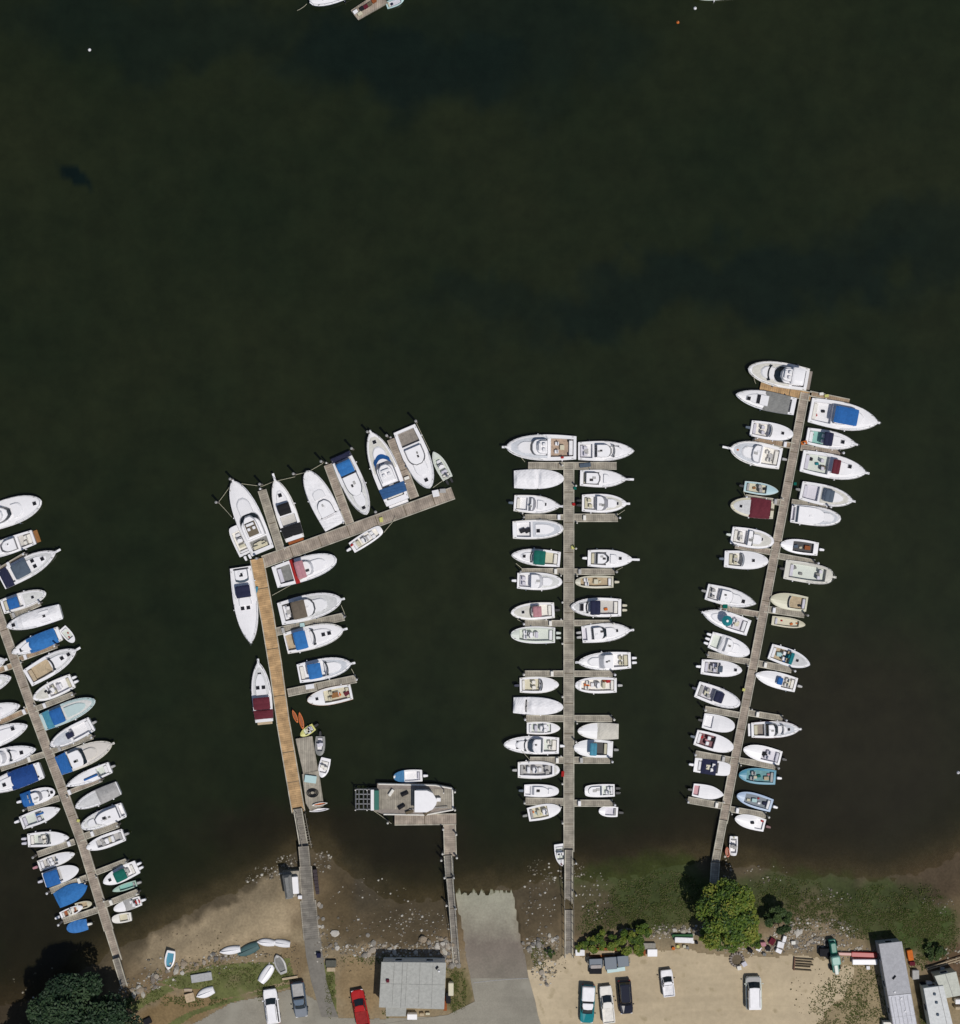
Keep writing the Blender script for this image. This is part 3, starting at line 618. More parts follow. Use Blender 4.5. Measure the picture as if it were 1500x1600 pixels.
p2 = pier('wooden pier with tan boards and a slanting grey end dock', [(402,873,419,967,22),(419,967,431,1040,21.5),(431,1040,443,1128,21),(443,1128,467,1268,21.5),(466,1262,476,1322,14,PK_DK,.9)],
 [(440,862,410,766,14,PK_GREY),(547,818,513,726,14,PK_TAUPE),(648,778,612,686,15,PK_TAUPE),(431,987,538,963,13,PK_GREY),(450,1082,557,1060,13,PK_GREY)], PK_TAN, mf=PK_GREY, heads=[(412,878,708,770.5,20,PK_TAUPE)])
for x, y, h in ((410,757,3.4),(364,749,3.0),(342,785,2.8),(462,741,3.4),(505,722,3.6),(552,702,3.6),(576,676,3.0),(606,682,3.4),(651,660,3.8),(588,800,2.0),(700,745,2.2),(404,872,2.6)): piling(x, y, p2, h=h, r=.16, top='ltgrey')
for y in (722,760,850,940,1010,1090,1160,1225,1290,1350,1400): 
    piling(878 if rnd.random() < .5 else 899, y+rnd.uniform(-8, 8), p3, h=1.5+rnd.random(), r=.12, top='warm')
# causeway from the wooden pier to the road
cwy = MB(); seg_piece('walkway', 476, 1319, 479, 1352, 16.5, PK_DK2, p2, z=1.59, mrail=PK_GREY); seg_piece('walkway', 479, 1350, 483, 1405, 20, PK_DK2, p2, z=1.594, mrail=PK_GREY); seg_piece('walkway', 483, 1403, 488.5, 1464, 25, PK_DK2, p2, z=1.598, mrail=PK_GREY)
cp = [(476,1321,12),(479,1345,14),(483,1400,17),(487,1440,20),(489,1455,26),(493,1490,26),(500,1530,24),(509,1560,24),(517,1584,26)]
for (x0, y0, w0), (x1, y1, w1) in zip(cp, cp[1:]):
    a = [P(x0-w0/2, y0), P(x0+w0/2, y0), P(x1+w1/2, y1), P(x1-w1/2, y1)]
    cwy.add([tuple(v[:2])+(-1.2,) for v in a]+[tuple(v[:2])+(1.58,) for v in a], [(7,6,5,4),(0,1,5,4),(1,2,6,5),(2,3,7,6),(3,0,4,7)])
tag(cwy.build('path', M_WALK), kind='structure')
rl = tag(empty('pier', (0, 0, 0)), 'L-shaped dock with narrow grey gangway beside the ramp', 'dock', 'piers reaching out from the shore')
seg_piece('walkway', 617, 1279, 713, 1278, 18, PK_TAUPE, rl, z=.9); seg_piece('walkway', 702.5, 1287, 704, 1336, 20, PK_TAUPE, rl, z=.9)
seg_piece('gangway', 700, 1334, 703, 1371, 13, PK_DK, rl, z=1.15); seg_piece('gangway', 703, 1369, 714, 1504, 11, PK_DK, rl, z=1.56)
for x, y in ((607,1282),(711,1234),(711,1262),(693,1292),(713,1300),(714,1336),(692,1330),(695,1367),(709,1367),(690,1340),(698,1410),(712,1415)): piling(x, y, rl, h=2.2, r=.13, top='warm')
for a, b_, w_ in ((( 696,1336),(698,1371),.03),((708,1336),(709,1371),.03),((699,1374),(708,1500),.03),((709,1374),(719,1500),.03)):
    s = MB(); n = 7
    for i in range(n+1):
        q = P(a[0]+(b_[0]-a[0])*i/n, a[1]+(b_[1]-a[1])*i/n, 1.2); s.tube(q, q+Vector((0, 0, 1.3)), .03, 4)
    s.tube(P(*a, 2.45), P(*b_, 2.45), .03, 4); s.build('handrail', mat('ltgrey', 'metal'), rl)
for sx in (-1, 1):
    s = MB(); n = 12
    for i in range(n+1):
        q = P(888+sx*7, 1340+150*i/n, .8 if i < 5 else 1.5); s.tube(q-Vector((0,0,2)), q+Vector((0, 0, 1.1)), .05, 4)
    s.tube(P(888+sx*7, 1340, 1.9), P(888+sx*7, 1415, 2.1), .035, 4); s.tube(P(888+sx*7, 1415, 2.55), P(888+sx*7, 1490, 2.55), .035, 4); s.build('handrail', PK_GREY, p3)
    s = MB()
    for i in range(6):
        q = P(471.5+sx*7+i*2, 1268+i*10.5, .9); s.tube(q-Vector((0,0,2)), q+Vector((0, 0, 1.1)), .04, 4)
    s.tube(P(471.5+sx*7, 1268, 2), P(481.5+sx*7, 1320, 2), .035, 4); s.build('handrail', PK_GREY, p2)
# gangway treads
s = MB()
for i in range(13): a = P(459+i*1.4, 1270+i*4, .915); b_ = P(473+i*1.3, 1269+i*4, .915); s.tube(a, b_, .05, 4)
s.build('treads', PK_GREY, p2)
# ---------------------------------------------------------------- berth lists (outer end first)
ORD = ['first','second','third','fourth','fifth','sixth','seventh','eighth','ninth','tenth','eleventh','twelfth','thirteenth','fourteenth','fifteenth','sixteenth','seventeenth','eighteenth','nineteenth','twentieth']
def row(where, lst):
    """labels count the berths from the shore"""
    n = len(lst)
    for i, (desc, bow, stern, beam, o) in enumerate(lst):
        boat(bow, stern, beam, '%s, %s from shore %s' % (desc, ORD[n-1-i], where), **o)
D = dict
row('right of furthest-left pier', [
 ('big white cruiser with fore deck hatch', (68,783), (-24,814), 42, D(hs=(.08,.50,1.2), ht=[(.88,0)], q=.6, ck=(.0,.06,'sole'), fly=(.12,.4))),
 ('white boat with wooden swim platform', (-32,870), (55,839), 26, D(hs=(.3,.62,.9), pf=.6, pfc='wood', ck=(.04,.26,'sole'))),
 ('white yacht with dark blue canvas', (90,862), (4,907), 33, D(pu=1, ck=(.03,.2,'navy'), cv=[(.02,.17,'navy',.1)], tp=[(.26,.52,'slate',.72)], ht=[(.76,0),(.6,.3),(.6,-.3)], q=.8)),
 ('white boat with small royal blue top', (74,926), (5,948), 25, D(tp=[(.18,.42,'blue',.68)], ck=(.05,.45,'white'), ht=[(.7,0)], q=.55)),
 ('white boat under full white cover', (13,979), (97,955), 26, D(cv=[(.0,.8,'white',.5)], ht=[(.87,0)], hs=(.2,.5,.4), q=.65)),
 ('white boat with large bright blue cover', (21,1020), (96,989), 25, D(cv=[(.08,.66,'blue2',.45)], ht=[(.8,.1)], q=.7)),
 ('white cruiser with tan cockpit', (121,1015), (45,1059), 32, D(pu=1, ck=(.05,.47,'tan'), ws=.52, ht=[(.72,0),(.85,0)], seats=1, seatc='tan', q=.75)),
 ('white twin outboard boat with dark console', (54,1091), (115,1063), 26, D(ck=(.06,.6,'white2'), con=.5, eng=(2,'white'), bits=[(.6,.1,'dark',.25),(.66,-.2,'dark',.2)], q=.6)),
 ('pale cyan cruiser with blue cockpit', (151,1093), (68,1128), 30, D(deck=(.50,.62,.62), hull='cyan', ck=(.06,.22,'teal'), cv=[(.05,.18,'sky',.1)], tp=[(.2,.42,'blue',.8,1.7)], q=.6)),
 ('white outboard boat with dark oval windscreen', (81,1164), (145,1130), 26, D(eng=(1,'ltgrey'), ck=(.05,.5,'white2'), bits=[(.52,0,'navy',.5)], seats=1, q=.6)),
 ('cream decked cruiser with blue stern cover', (177,1161), (93,1196), 33, D(hull='warm', deck=(.66,.62,.57), cv=[(.0,.2,'blue',.2)], hs=(.24,.55,.9), hc='white', pu=.4, q=.65, rub='cream')),
 ('slim white boat with folded blue canvas', (105,1227), (174,1198), 20, D(eng=(1,'ltgrey'), stripe=[(.3,.6,.25,'blue')], ck=(.06,.3,'pale'), q=.9, open=1)),
 ('white boat with grey stern cover', (120,1260), (187,1230), 24, D(cv=[(.02,.48,'ltgrey',.4)], q=.6, open=1)),
 ('white boxy boat with hard roof', (129,1291), (195,1264), 26, D(hs=(.12,.72,.7), ck=(.02,.1,'white'), q=.5, hw=.8, roofbits=4)),
 ('white open boat with grey deck and red cushion', (137,1324), (195,1303), 21, D(ck=(.05,.72,'ltgrey'), ckw=.66, con=.45, eng=(1,'ltgrey'), bits=[(.5,.3,'red',.2)], q=.62, open=1)),
 ('white boat with round green canopy', (163,1378), (216,1353), 24, D(tp=[(.3,.62,'green',.7)], ck=(.1,.5,'white'), ht=[(.8,0)], eng=(2,'white'), q=.62)),
 ('small pale green skiff', (177,1391), (214,1379), 11, D(hull='mint', deck='mint', ck=(.05,.7,'seafoam'), open=1, eng=(1,'ltgrey'), name='skiff')),
 ('white boat with grey cover and red seat', (179,1420), (221,1406), 17, D(ck=(.06,.5,'grey'), bits=[(.12,.0,'red',.35),(.3,.3,'rust',.2)], eng=(1,'white'), cv=[(.25,.6,'ltgrey',.15)], q=.5)),
 ('small beige blunt-nosed dinghy', (176,1436), (206,1431), 15, D(hull='warm', deck='warm', ck=(.1,.6,'cream'), q=.35, name='dinghy', open=1))])
row('left of furthest-left pier', [
 ('white boat cut by the photo edge', (11,1030), (-70,1058), 30, D(hs=(.2,.55,.9), pu=.3)),
 ('white pointed boat cut by photo edge', (20,1057), (-55,1084), 28, D(ht=[(.7,0)])),
 ('white pointed motorboat', (34,1101), (-45,1124), 26, D(hs=(.15,.5,.8))),
 ('plain white long-nosed boat', (46,1132), (-40,1165), 30, D(ht=[(.75,.3)])),
 ('white cruiser with slim dark windshield', (59,1169), (-28,1190), 27, D(ws=.55, hs=(.12,.5,.7), ht=[(.74,0)])),
 ('white boat with big dark blue cover', (-20,1234), (67,1202), 29, D(cv=[(.1,.56,'royal',.5)], ht=[(.66,.1),(.8,0)])),
 ('white boat with blue stern cover and dark hatches', (88,1235), (37,1250), 24, D(cv=[(-.03,.3,'blue',.4)], hs=(.3,.66,.6), ht=[(.78,.3),(.78,-.3),(.9,0)], eng=(1,'white'), q=.5)),
 ('slim white boat with pale cockpit', (96,1262), (35,1285), 23, D(ck=(.05,.55,'pale'), stripe=[(.4,.6,.3,'blue')], eng=(1,'white'), engy=.4, q=.85, open=1)),
 ('white boat with pale green cockpit', (110,1307), (45,1312), 23, D(ck=(.06,.55,'pale'), ws=.5, eng=(2,'lav'), q=.8, open=1)),
 ('white boat with pink outboard', (119,1332), (62,1352), 19, D(ck=(.05,.5,'sole'), eng=(1,'pink'), q=.7, bits=[(.5,0,'slate',.2)], open=1)),
 ('white bow boat with wide blue canopy', (125,1356), (70,1374), 26, D(tp=[(.08,.48,'blue',.9)], eng=(1,'lav'), q=.6, ck=(.06,.5,'sole'))),
 ('boat under full bright blue cover', (138,1382), (90,1406), 28, D(cv=[(-.0,1.0,'blue2',.45)], cvall=1, q=.85)),
 ('small cream cluttered skiff', (145,1410), (119,1416), 12, D(hull='cream', deck='cream', ck=(.08,.7,'tan'), bits=[(.2,0,'red',.16)], q=.5, name='skiff', open=1)),
 ('small brown and white open skiff', (131,1415), (96,1430), 13, D(ck=(.08,.75,'rust'), eng=(1,'white'), bits=[(.5,.1,'dark',.25)], q=.6, name='skiff', open=1)),
 ('small boat under light blue cover', (106,1450), (137,1443), 19, D(cv=[(-.02,1.0,(.05,.20,.52),.3)], cvall=1, eng=(1,'warm'), q=.45))])
row('left of the upright pier', [
 ('white boat under plain white cover', (881,748), (803,749), 30, D(cv=[(0,.46,'white',.4),(.485,.99,'white',.4)], cvall=1, q=.55)),
 ('white pulpit boat with dark outboard', (876,791), (803,786), 28, D(hs=(.3,.5,.6), pu=.3, eng=(1,'slate'), ht=[(.66,.1)], ck=(.05,.28,'white2'), q=.9)),
 ('white round-bowed boat with dark cockpit', (880,826), (801,828), 30, D(ck=(.08,.35,'white2'), ckw=.8, bits=[(.2,-.1,'dark',.4),(.3,-.1,'dark',.4)], ht=[(.5,-.15)], q=.5, seats=0)),
 ('white boat with square green top', (799,867), (875,874), 26, D(tp=[(.31,.55,'green',.85)], ws=.6, ck=(.05,.5,'cream'), ht=[(.74,0)], q=.7)),
 ('white boat with white outboard and flat roof', (878,909), (808,907), 27, D(hs=(.3,.62,.7), ck=(.05,.28,'white2'), eng=(1,'white'), q=.5)),
 ('white boat with maroon top and black outboard', (798,957), (866,953), 27, D(tp=[(.3,.5,'pink',.6)], ws=.54, ck=(.06,.5,'warm'), ht=[(.72,0)], eng=(1,'black'), q=.6)),
 ('cream-white centre console with twin engines', (798,991), (867,992), 26, D(ck=(.05,.8,'pale'), con=.55, eng=(2,'pale'), q=.5, open=1, deck='pale')),
 ('white boat with dark engine well and clutter', (873,1069), (812,1070), 26, D(ck=(.05,.5,'cream'), ws=.55, eng=(1,'navy'), bits=[(.55,.2,'dark',.2)], q=.6)),
 ('white boat under white cover with dark seam', (880,1104), (802,1101), 27, D(cv=[(.0,.24,'white',.4),(.27,.98,'white',.42)], cvall=1, q=.55)),
 ('small white open boat with pale floor', (875,1137), (823,1137), 20, D(ck=(.06,.72,'pale'), con=.45, q=.6, open=1)),
 ('long white hardtop boat with dark window strips', (787,1162), (873,1164), 28, D(hs=(.28,.62,1.0), ck=(.04,.27,'pale'), ht=[(.74,.3),(.74,-.3)], ws=.62, eng=(1,'white'), q=.6)),
 ('white boat with long grey cockpit', (874,1202), (809,1202), 27, D(ck=(.05,.82,'ltgrey'), ckw=.68, con=.4, eng=(1,'ltgrey'), q=.5, open=1, bits=[(.12,.2,'black',.3)])),
 ('white flat-topped outboard boat', (873,1235), (819,1234), 20, D(hs=(.2,.75,.35), q=.4, eng=(1,'slate'), ck=(.03,.18,'white2'), open=1)),
 ('white boat with colourful cockpit clutter', (876,1262), (825,1272), 24, D(ck=(.06,.6,'cream'), con=.5, eng=(1,'grey'), bits=[(.15,.2,'orange',.2),(.28,0,'cyan',.25),(.35,-.3,'yellow',.2)], q=.6, open=1)),
 ('white cluttered rowing skiff', (878,1352), (873,1318), 17, D(ck=(.1,.7,'pale'), bits=[(.9,-.2,'red',.12)], q=.75, name='skiff', open=1))])
row('right of the upright pier', [
 ('white long-nosed pulpit boat', (979,749), (906,747), 27, D(hs=(.12,.45,.8), pu=.9, q=.9)),
 ('white boat with dark outboards', (979,787), (909,786), 29, D(hs=(.32,.62,.8), ck=(.05,.3,'white2'), pu=.4, ht=[(.78,0)], eng=(2,'black'), q=.75)),
 ('white sharp-nosed boat with single outboard', (988,874), (918,872), 28, D(hs=(.15,.5,.7), pu=.9, ht=[(.72,.1)], eng=(1,'white'), q=.75)),
 ('cream open boat with bench seats', (898,909), (958,909), 20, D(hull='cream', deck=(.58,.56,.46), ck=(.05,.85,'tan'), bits=[(.35,.0,'cream',.2),(.5,.1,'cream',.2),(.65,-.1,'cream',.2)], eng=(1,'cream'), q=.45, open=1)),
 ('white boat with navy canopy and twin engines', (891,948), (970,949), 30, D(tp=[(.42,.62,'navy',.75)], ws=.68, ht=[(.78,.25),(.78,-.25)], eng=(2,'cream'), ck=(.06,.6,'sole'), bits=[(.3,.2,'orange',.25)], q=.65)),
 ('white pulpit boat with blue engine well', (984,984), (909,991), 29, D(hs=(.18,.55,.7), pu=.5, ht=[(.72,.1)], eng=(2,'ltgrey'), ck=(.01,.1,'lav'), q=.72)),
 ('white hardtop fishing boat, twin engines', (903,1034), (985,1031), 28, D(hs=(.34,.66,.9), ck=(.05,.32,'white2'), pu=.4, eng=(2,'white'), q=.65, ht=[(.72,.2)])),
 ('white open boat with orange cooler', (898,1070), (963,1070), 25, D(ck=(.06,.84,'warm'), bits=[(.72,0,'orange',.35),(.2,-.5,'red',.3),(.3,-.5,'rust',.25),(.12,0,'blue',.2)], eng=(1,'ltgrey'), q=.5, open=1, con=.45)),
 ('white boat with large cream rear cover', (902,1141), (966,1142), 26, D(cv=[(0,.52,(.62,.59,.52),.3)], q=.6, hull='warm')),
 ('white boat with teal canvas and dark cockpit', (896,1167), (957,1170), 28, D(tp=[(.42,.6,'sky',.7)], ck=(.14,.5,'black'), seats=1, eng=(1,'grey'), q=.5)),
 ('small square-ended white boat with dark engines', (913,1235), (960,1234), 20, D(q=.18, tr=.95, ck=(.05,.4,'pale'), eng=(2,'dark'), hs=(.4,.9,.3), open=1)),
 ('small pinkish white dinghy', (935,1266), (965,1268), 17, D(ck=(.1,.65,'lav'), q=.5, eng=(1,'dark'), name='dinghy', open=1))])
row('left of furthest-right pier', [
 ('white boat with long grey cockpit cover', (1148,617), (1241,636), 30, D(cv=[(.1,.52,'grey',.12)], ht=[(.62,.3),(.62,-.3),(.78,.2),(.62,0)], q=.72)),
 ('white outboard boat with dark seam', (1238,680), (1172,669), 27, D(ck=(.05,.42,'warm'), bits=[(.25,.2,'dark',.14),(.3,-.2,'dark',.14)], ws=.47, eng=(1,'slate'), q=.5, ht=[(.75,0)])),
 ('white fishing boat with anchor bowsprit', (1140,701), (1219,717), 37, D(hs=(.38,.62,.8), ck=(.05,.36,'warm'), pu=1.1, eng=(1,'ltgrey'), q=.6, bits=[(.2,.3,'dark',.25),(.86,0,'orange',.15)])),
 ('small pale blue open boat', (1215,768), (1162,760), 19, D(hull='pale', deck=(.45,.62,.66), ck=(.06,.65,'cream'), bits=[(.3,0,'wood',.22),(.6,.1,'dark',.22)], eng=(1,'dark'), q=.7, open=1)),
 ('cream boat with large dark red cover', (1140,789), (1208,797), 31, D(hull='cream', deck='cream', cv=[(.08,.56,'maroon',.25)], ht=[(.76,0)], q=.6, bits=[(.04,0,'brown',.2)])),
 ('white boat with grey windscreen and outboard', (1208,847), (1142,836), 30, D(hs=(.38,.55,.5), ck=(.05,.36,'white2'), eng=(1,'pale'), ht=[(.7,.1)], q=.5)),
 ('white boat with blue-grey tilted outboard', (1199,877), (1131,873), 28, D(ck=(.1,.4,'warm'), eng=(1,'slate'), ht=[(.66,0)], ws=.42, wsl=1, q=.55)),
 ('white pointed boat with dark deck marks', (1180,943), (1103,924), 28, D(hs=(.28,.55,.6), ht=[(.66,.1),(.74,-.1)], eng=(1,'grey'), ck=(.04,.26,'white2'), q=.85)),
 ('white boat with round teal umbrella', (1096,956), (1169,981), 28, D(umb=1, ck=(.06,.45,'lav'), pu=.1, q=.85)),
 ('white boat with triple outboards', (1170,1020), (1109,999), 29, D(eng=(3,'white'), cv=[(.25,.5,'white2',.2)], hs=(.32,.6,.6), q=.55, ck=(.04,.24,'pale'))),
 ('white boat with grey cockpit and red stem', (1158,1047), (1095,1041), 25, D(ck=(.08,.46,'ltgrey'), tp=[(.38,.5,'slate',.4)], ht=[(.84,0)], eng=(1,'white'), q=.62)),
 ('white boat with square black windscreen', (1155,1100), (1088,1076), 28, D(tp=[(.40,.60,'navy',.6,1.3)], ck=(.05,.4,'lav'), eng=(1,'navy'), q=.5)),
 ('plain white round-nosed boat', (1147,1135), (1098,1125), 26, D(ck=(.05,.3,'white2'), seats=0, eng=(1,'dark'), q=.45)),
 ('white boat with dark red cockpit', (1145,1168), (1086,1151), 27, D(ck=(.05,.5,'maroon'), bits=[(.15,.2,'red',.25),(.3,0,'pink',.25),(.44,.2,'black',.28)], eng=(1,'slate'), q=.5)),
 ('blunt white skiff with navy cover', (1140,1202), (1084,1194), 23, D(q=.15, tr=.95, ck=(.1,.66,'warm'), cv=[(.2,.62,'navy',.1)], bits=[(.14,.3,'maroon',.2)], eng=(1,'white'), name='skiff', open=1)),
 ('white boat with pink engine well', (1130,1241), (1082,1233), 22, D(q=.85, ck=(.03,.2,'pink'), eng=(1,'dark'), open=1, ht=[]))])
row('right of furthest-right pier', [
 ('big white yacht with bright blue canopy', (1369,661), (1264,641), 43, D(tp=[(.34,.68,'blue',.62,2.2)], ck=(.04,.32,'white2'), hs=(.36,.62,.9), pu=.3, q=.7, bits=[(.1,-.3,'red',.25),(.2,.1,'dark',.25)])),
 ('white boat with navy square top', (1336,695), (1259,681), 28, D(tp=[(.32,.5,'navy',.75)], ck=(.05,.45,'seafoam'), pu=.2, ht=[(.72,0)], q=.8, bits=[(.12,.3,'dark',.2)])),
 ('white yacht with maroon cover and green-white cockpit', (1350,739), (1251,720), 38, D(ck=(.05,.42,'pale'), tp=[(.46,.58,'maroon',.6)], bits=[(.14,.3,'dark',.3),(.25,0,'teal',.25),(.35,-.2,'brown',.35)], pu=.5, q=.65, ht=[(.74,.3)])),
 ('white boat with dark blue windscreen', (1330,783), (1250,766), 32, D(tp=[(.44,.62,'slate',.6,1.6)], pu=.4, ck=(.05,.34,'lav'), eng=(1,'grey'), q=.65)),
 ('white round-nosed boat with long low roof', (1312,811), (1235,802), 30, D(hs=(.08,.7,.35), ck=(.0,.07,'lav'), hw=.9, roofbits=1, q=.5, tr=.92)),
 ('white open boat with dark red interior', (1218,850), (1277,858), 23, D(ck=(.12,.66,'dark'), bits=[(.28,0,'rust',.4),(.45,.1,'cream',.2),(.58,0,'slate',.3)], eng=(1,'white'), q=.55, seats=0)),
 ('cream boxy deck boat with outboard', (1299,901), (1225,889), 31, D(q=.25, tr=.95, hull='warm', deck=(.64,.62,.55), ck=(.1,.85,'pale'), pu=.5, bits=[(.2,.3,'grey',.3),(.35,-.2,'grey',.25),(.7,0,'grey',.3)], eng=(1,'dark'), open=1)),
 ('cream boat with small dark windscreen', (1202,935), (1260,944), 26, D(hull='cream', deck=(.58,.56,.42), ck=(.05,.48,'tan'), ws=.5, q=.55, bits=[(.2,.3,'dark',.2)])),
 ('small cream and orange skiff', (1257,976), (1205,969), 16, D(hull='cream', deck='cream', ck=(.08,.8,'cream'), bits=[(.3,.2,'red',.14),(.6,-.2,'orange',.2),(.75,.1,'orange',.12)], q=.6, name='skiff', open=1)),
 ('white boat with teal cockpit canvas', (1264,1038), (1202,1017), 27, D(ck=(.05,.5,'tan'), bits=[(.25,0,'cyan',.4),(.45,.1,'teal',.35),(.4,-.5,'blue',.2)], tp=[(.46,.55,'teal',.7)], q=.7, ht=[(.68,0)])),
 ('white boat with small royal blue disc', (1179,1053), (1243,1070), 25, D(tp=[(.35,.48,'blue',.45,1.3)], ck=(.05,.34,'sole'), eng=(1,'ltgrey'), q=.7)),
 ('white boat with red-trimmed wheelhouse', (1247,1138), (1173,1140), 26, D(hs=(.28,.6,1.1), rub='maroon', ck=(.05,.27,'taupe'), ht=[(.78,0)], ws=.66, pu=.3, q=.6, pf=.4)),
 ('white boat with square black console', (1160,1169), (1219,1184), 25, D(ck=(.05,.5,'lav'), bits=[(.42,0,'black',.35)], eng=(1,'dark'), q=.6)),
 ('blue-hulled open working boat', (1153,1209), (1211,1214), 25, D(hull='sky', deck='sky', ck=(.06,.78,(.18,.36,.38)), bits=[(.25,.2,'tan',.35),(.2,-.3,'pink',.2),(.45,0,'green',.25),(.55,.2,'cream',.25)], eng=(1,'white'), q=.55, open=1)),
 ('blue and white cluttered skiff', (1150,1241), (1205,1258), 23, D(hull=(.30,.42,.62), deck=(.40,.50,.66), ck=(.06,.76,'slate'), bits=[(.5,.0,'cyan',.35),(.35,.2,'white',.2),(.2,0,'navy',.3),(.65,.2,'cream',.25),(.4,-.4,'red',.15)], eng=(1,'white'), q=.55, name='skiff', open=1)),
 ('white boat with red corner cushion', (1147,1277), (1194,1289), 22, D(ck=(.06,.3,'white2'), bits=[(.1,-.6,'red',.22),(.42,0,'dark',.25)], eng=(1,'maroon'), q=.6))])
row('right of wooden pier', [
 ('white yacht with pink top', (527,873), (430,902), 38, D(ck=(.06,.27,'grey'), hs=(.36,.66,.8), tp=[(.36,.5,'pink',.72,2.3)], cv=[(.29,.36,'red',.3)], q=.5)),
 ('white yacht with brown top and dark cockpit', (534,936), (438,959), 39, D(ck=(.06,.22,'black'), hs=(.25,.6,.9), tp=[(.22,.44,(.15,.12,.09),.72,2.35)], pu=.5, ht=[(.7,.3),(.68,-.4)], q=.58)),
 ('white yacht with blue top and round seats', (537,983), (447,1005), 37, D(ck=(.02,.18,'tan'), tp=[(.17,.38,'blue2',.78,2.0)], ws=.5, pu=.6, ht=[(.66,.0),(.76,.0)], q=.58)),
 ('white yacht with square blue top', (549,1036), (467,1052), 33, D(ck=(.03,.5,'white2'), tp=[(.2,.45,'blue2',.72,1.9)], ws=.55, pu=.6, q=.6)),
 ('white boat with wooden red-brown interior', (481,1094), (550,1080), 27, D(hull='warm', ck=(.05,.62,'cream'), bits=[(.38,.0,'wood',.5),(.12,.1,'maroon',.4),(.1,-.4,'maroon',.3),(.3,.1,'orange',.3)], ht=[(.78,0)], rub='rust', q=.62, open=1))])
row('left of wooden pier', [
 ('long white yacht pointing to shore', (394,1003), (377,886), 37, D(ck=(.01,.03,'sole'), tp=[(.24,.40,'navy',.62,1.9)], ht=[(.1,.0),(.54,.2),(.54,-.3)], q=.7, hs=(.03,.22,.5), pu=.1)),
 ('white pointed yacht with maroon covers', (405,1034), (414,1127), 31, D(pu=.5, cv=[(.05,.2,'maroon',.2)], tp=[(.22,.42,'maroon',.85,1.8)], ht=[(.58,.3),(.58,-.3),(.8,0)], q=.75, pf=.4, pfc='tan'))])
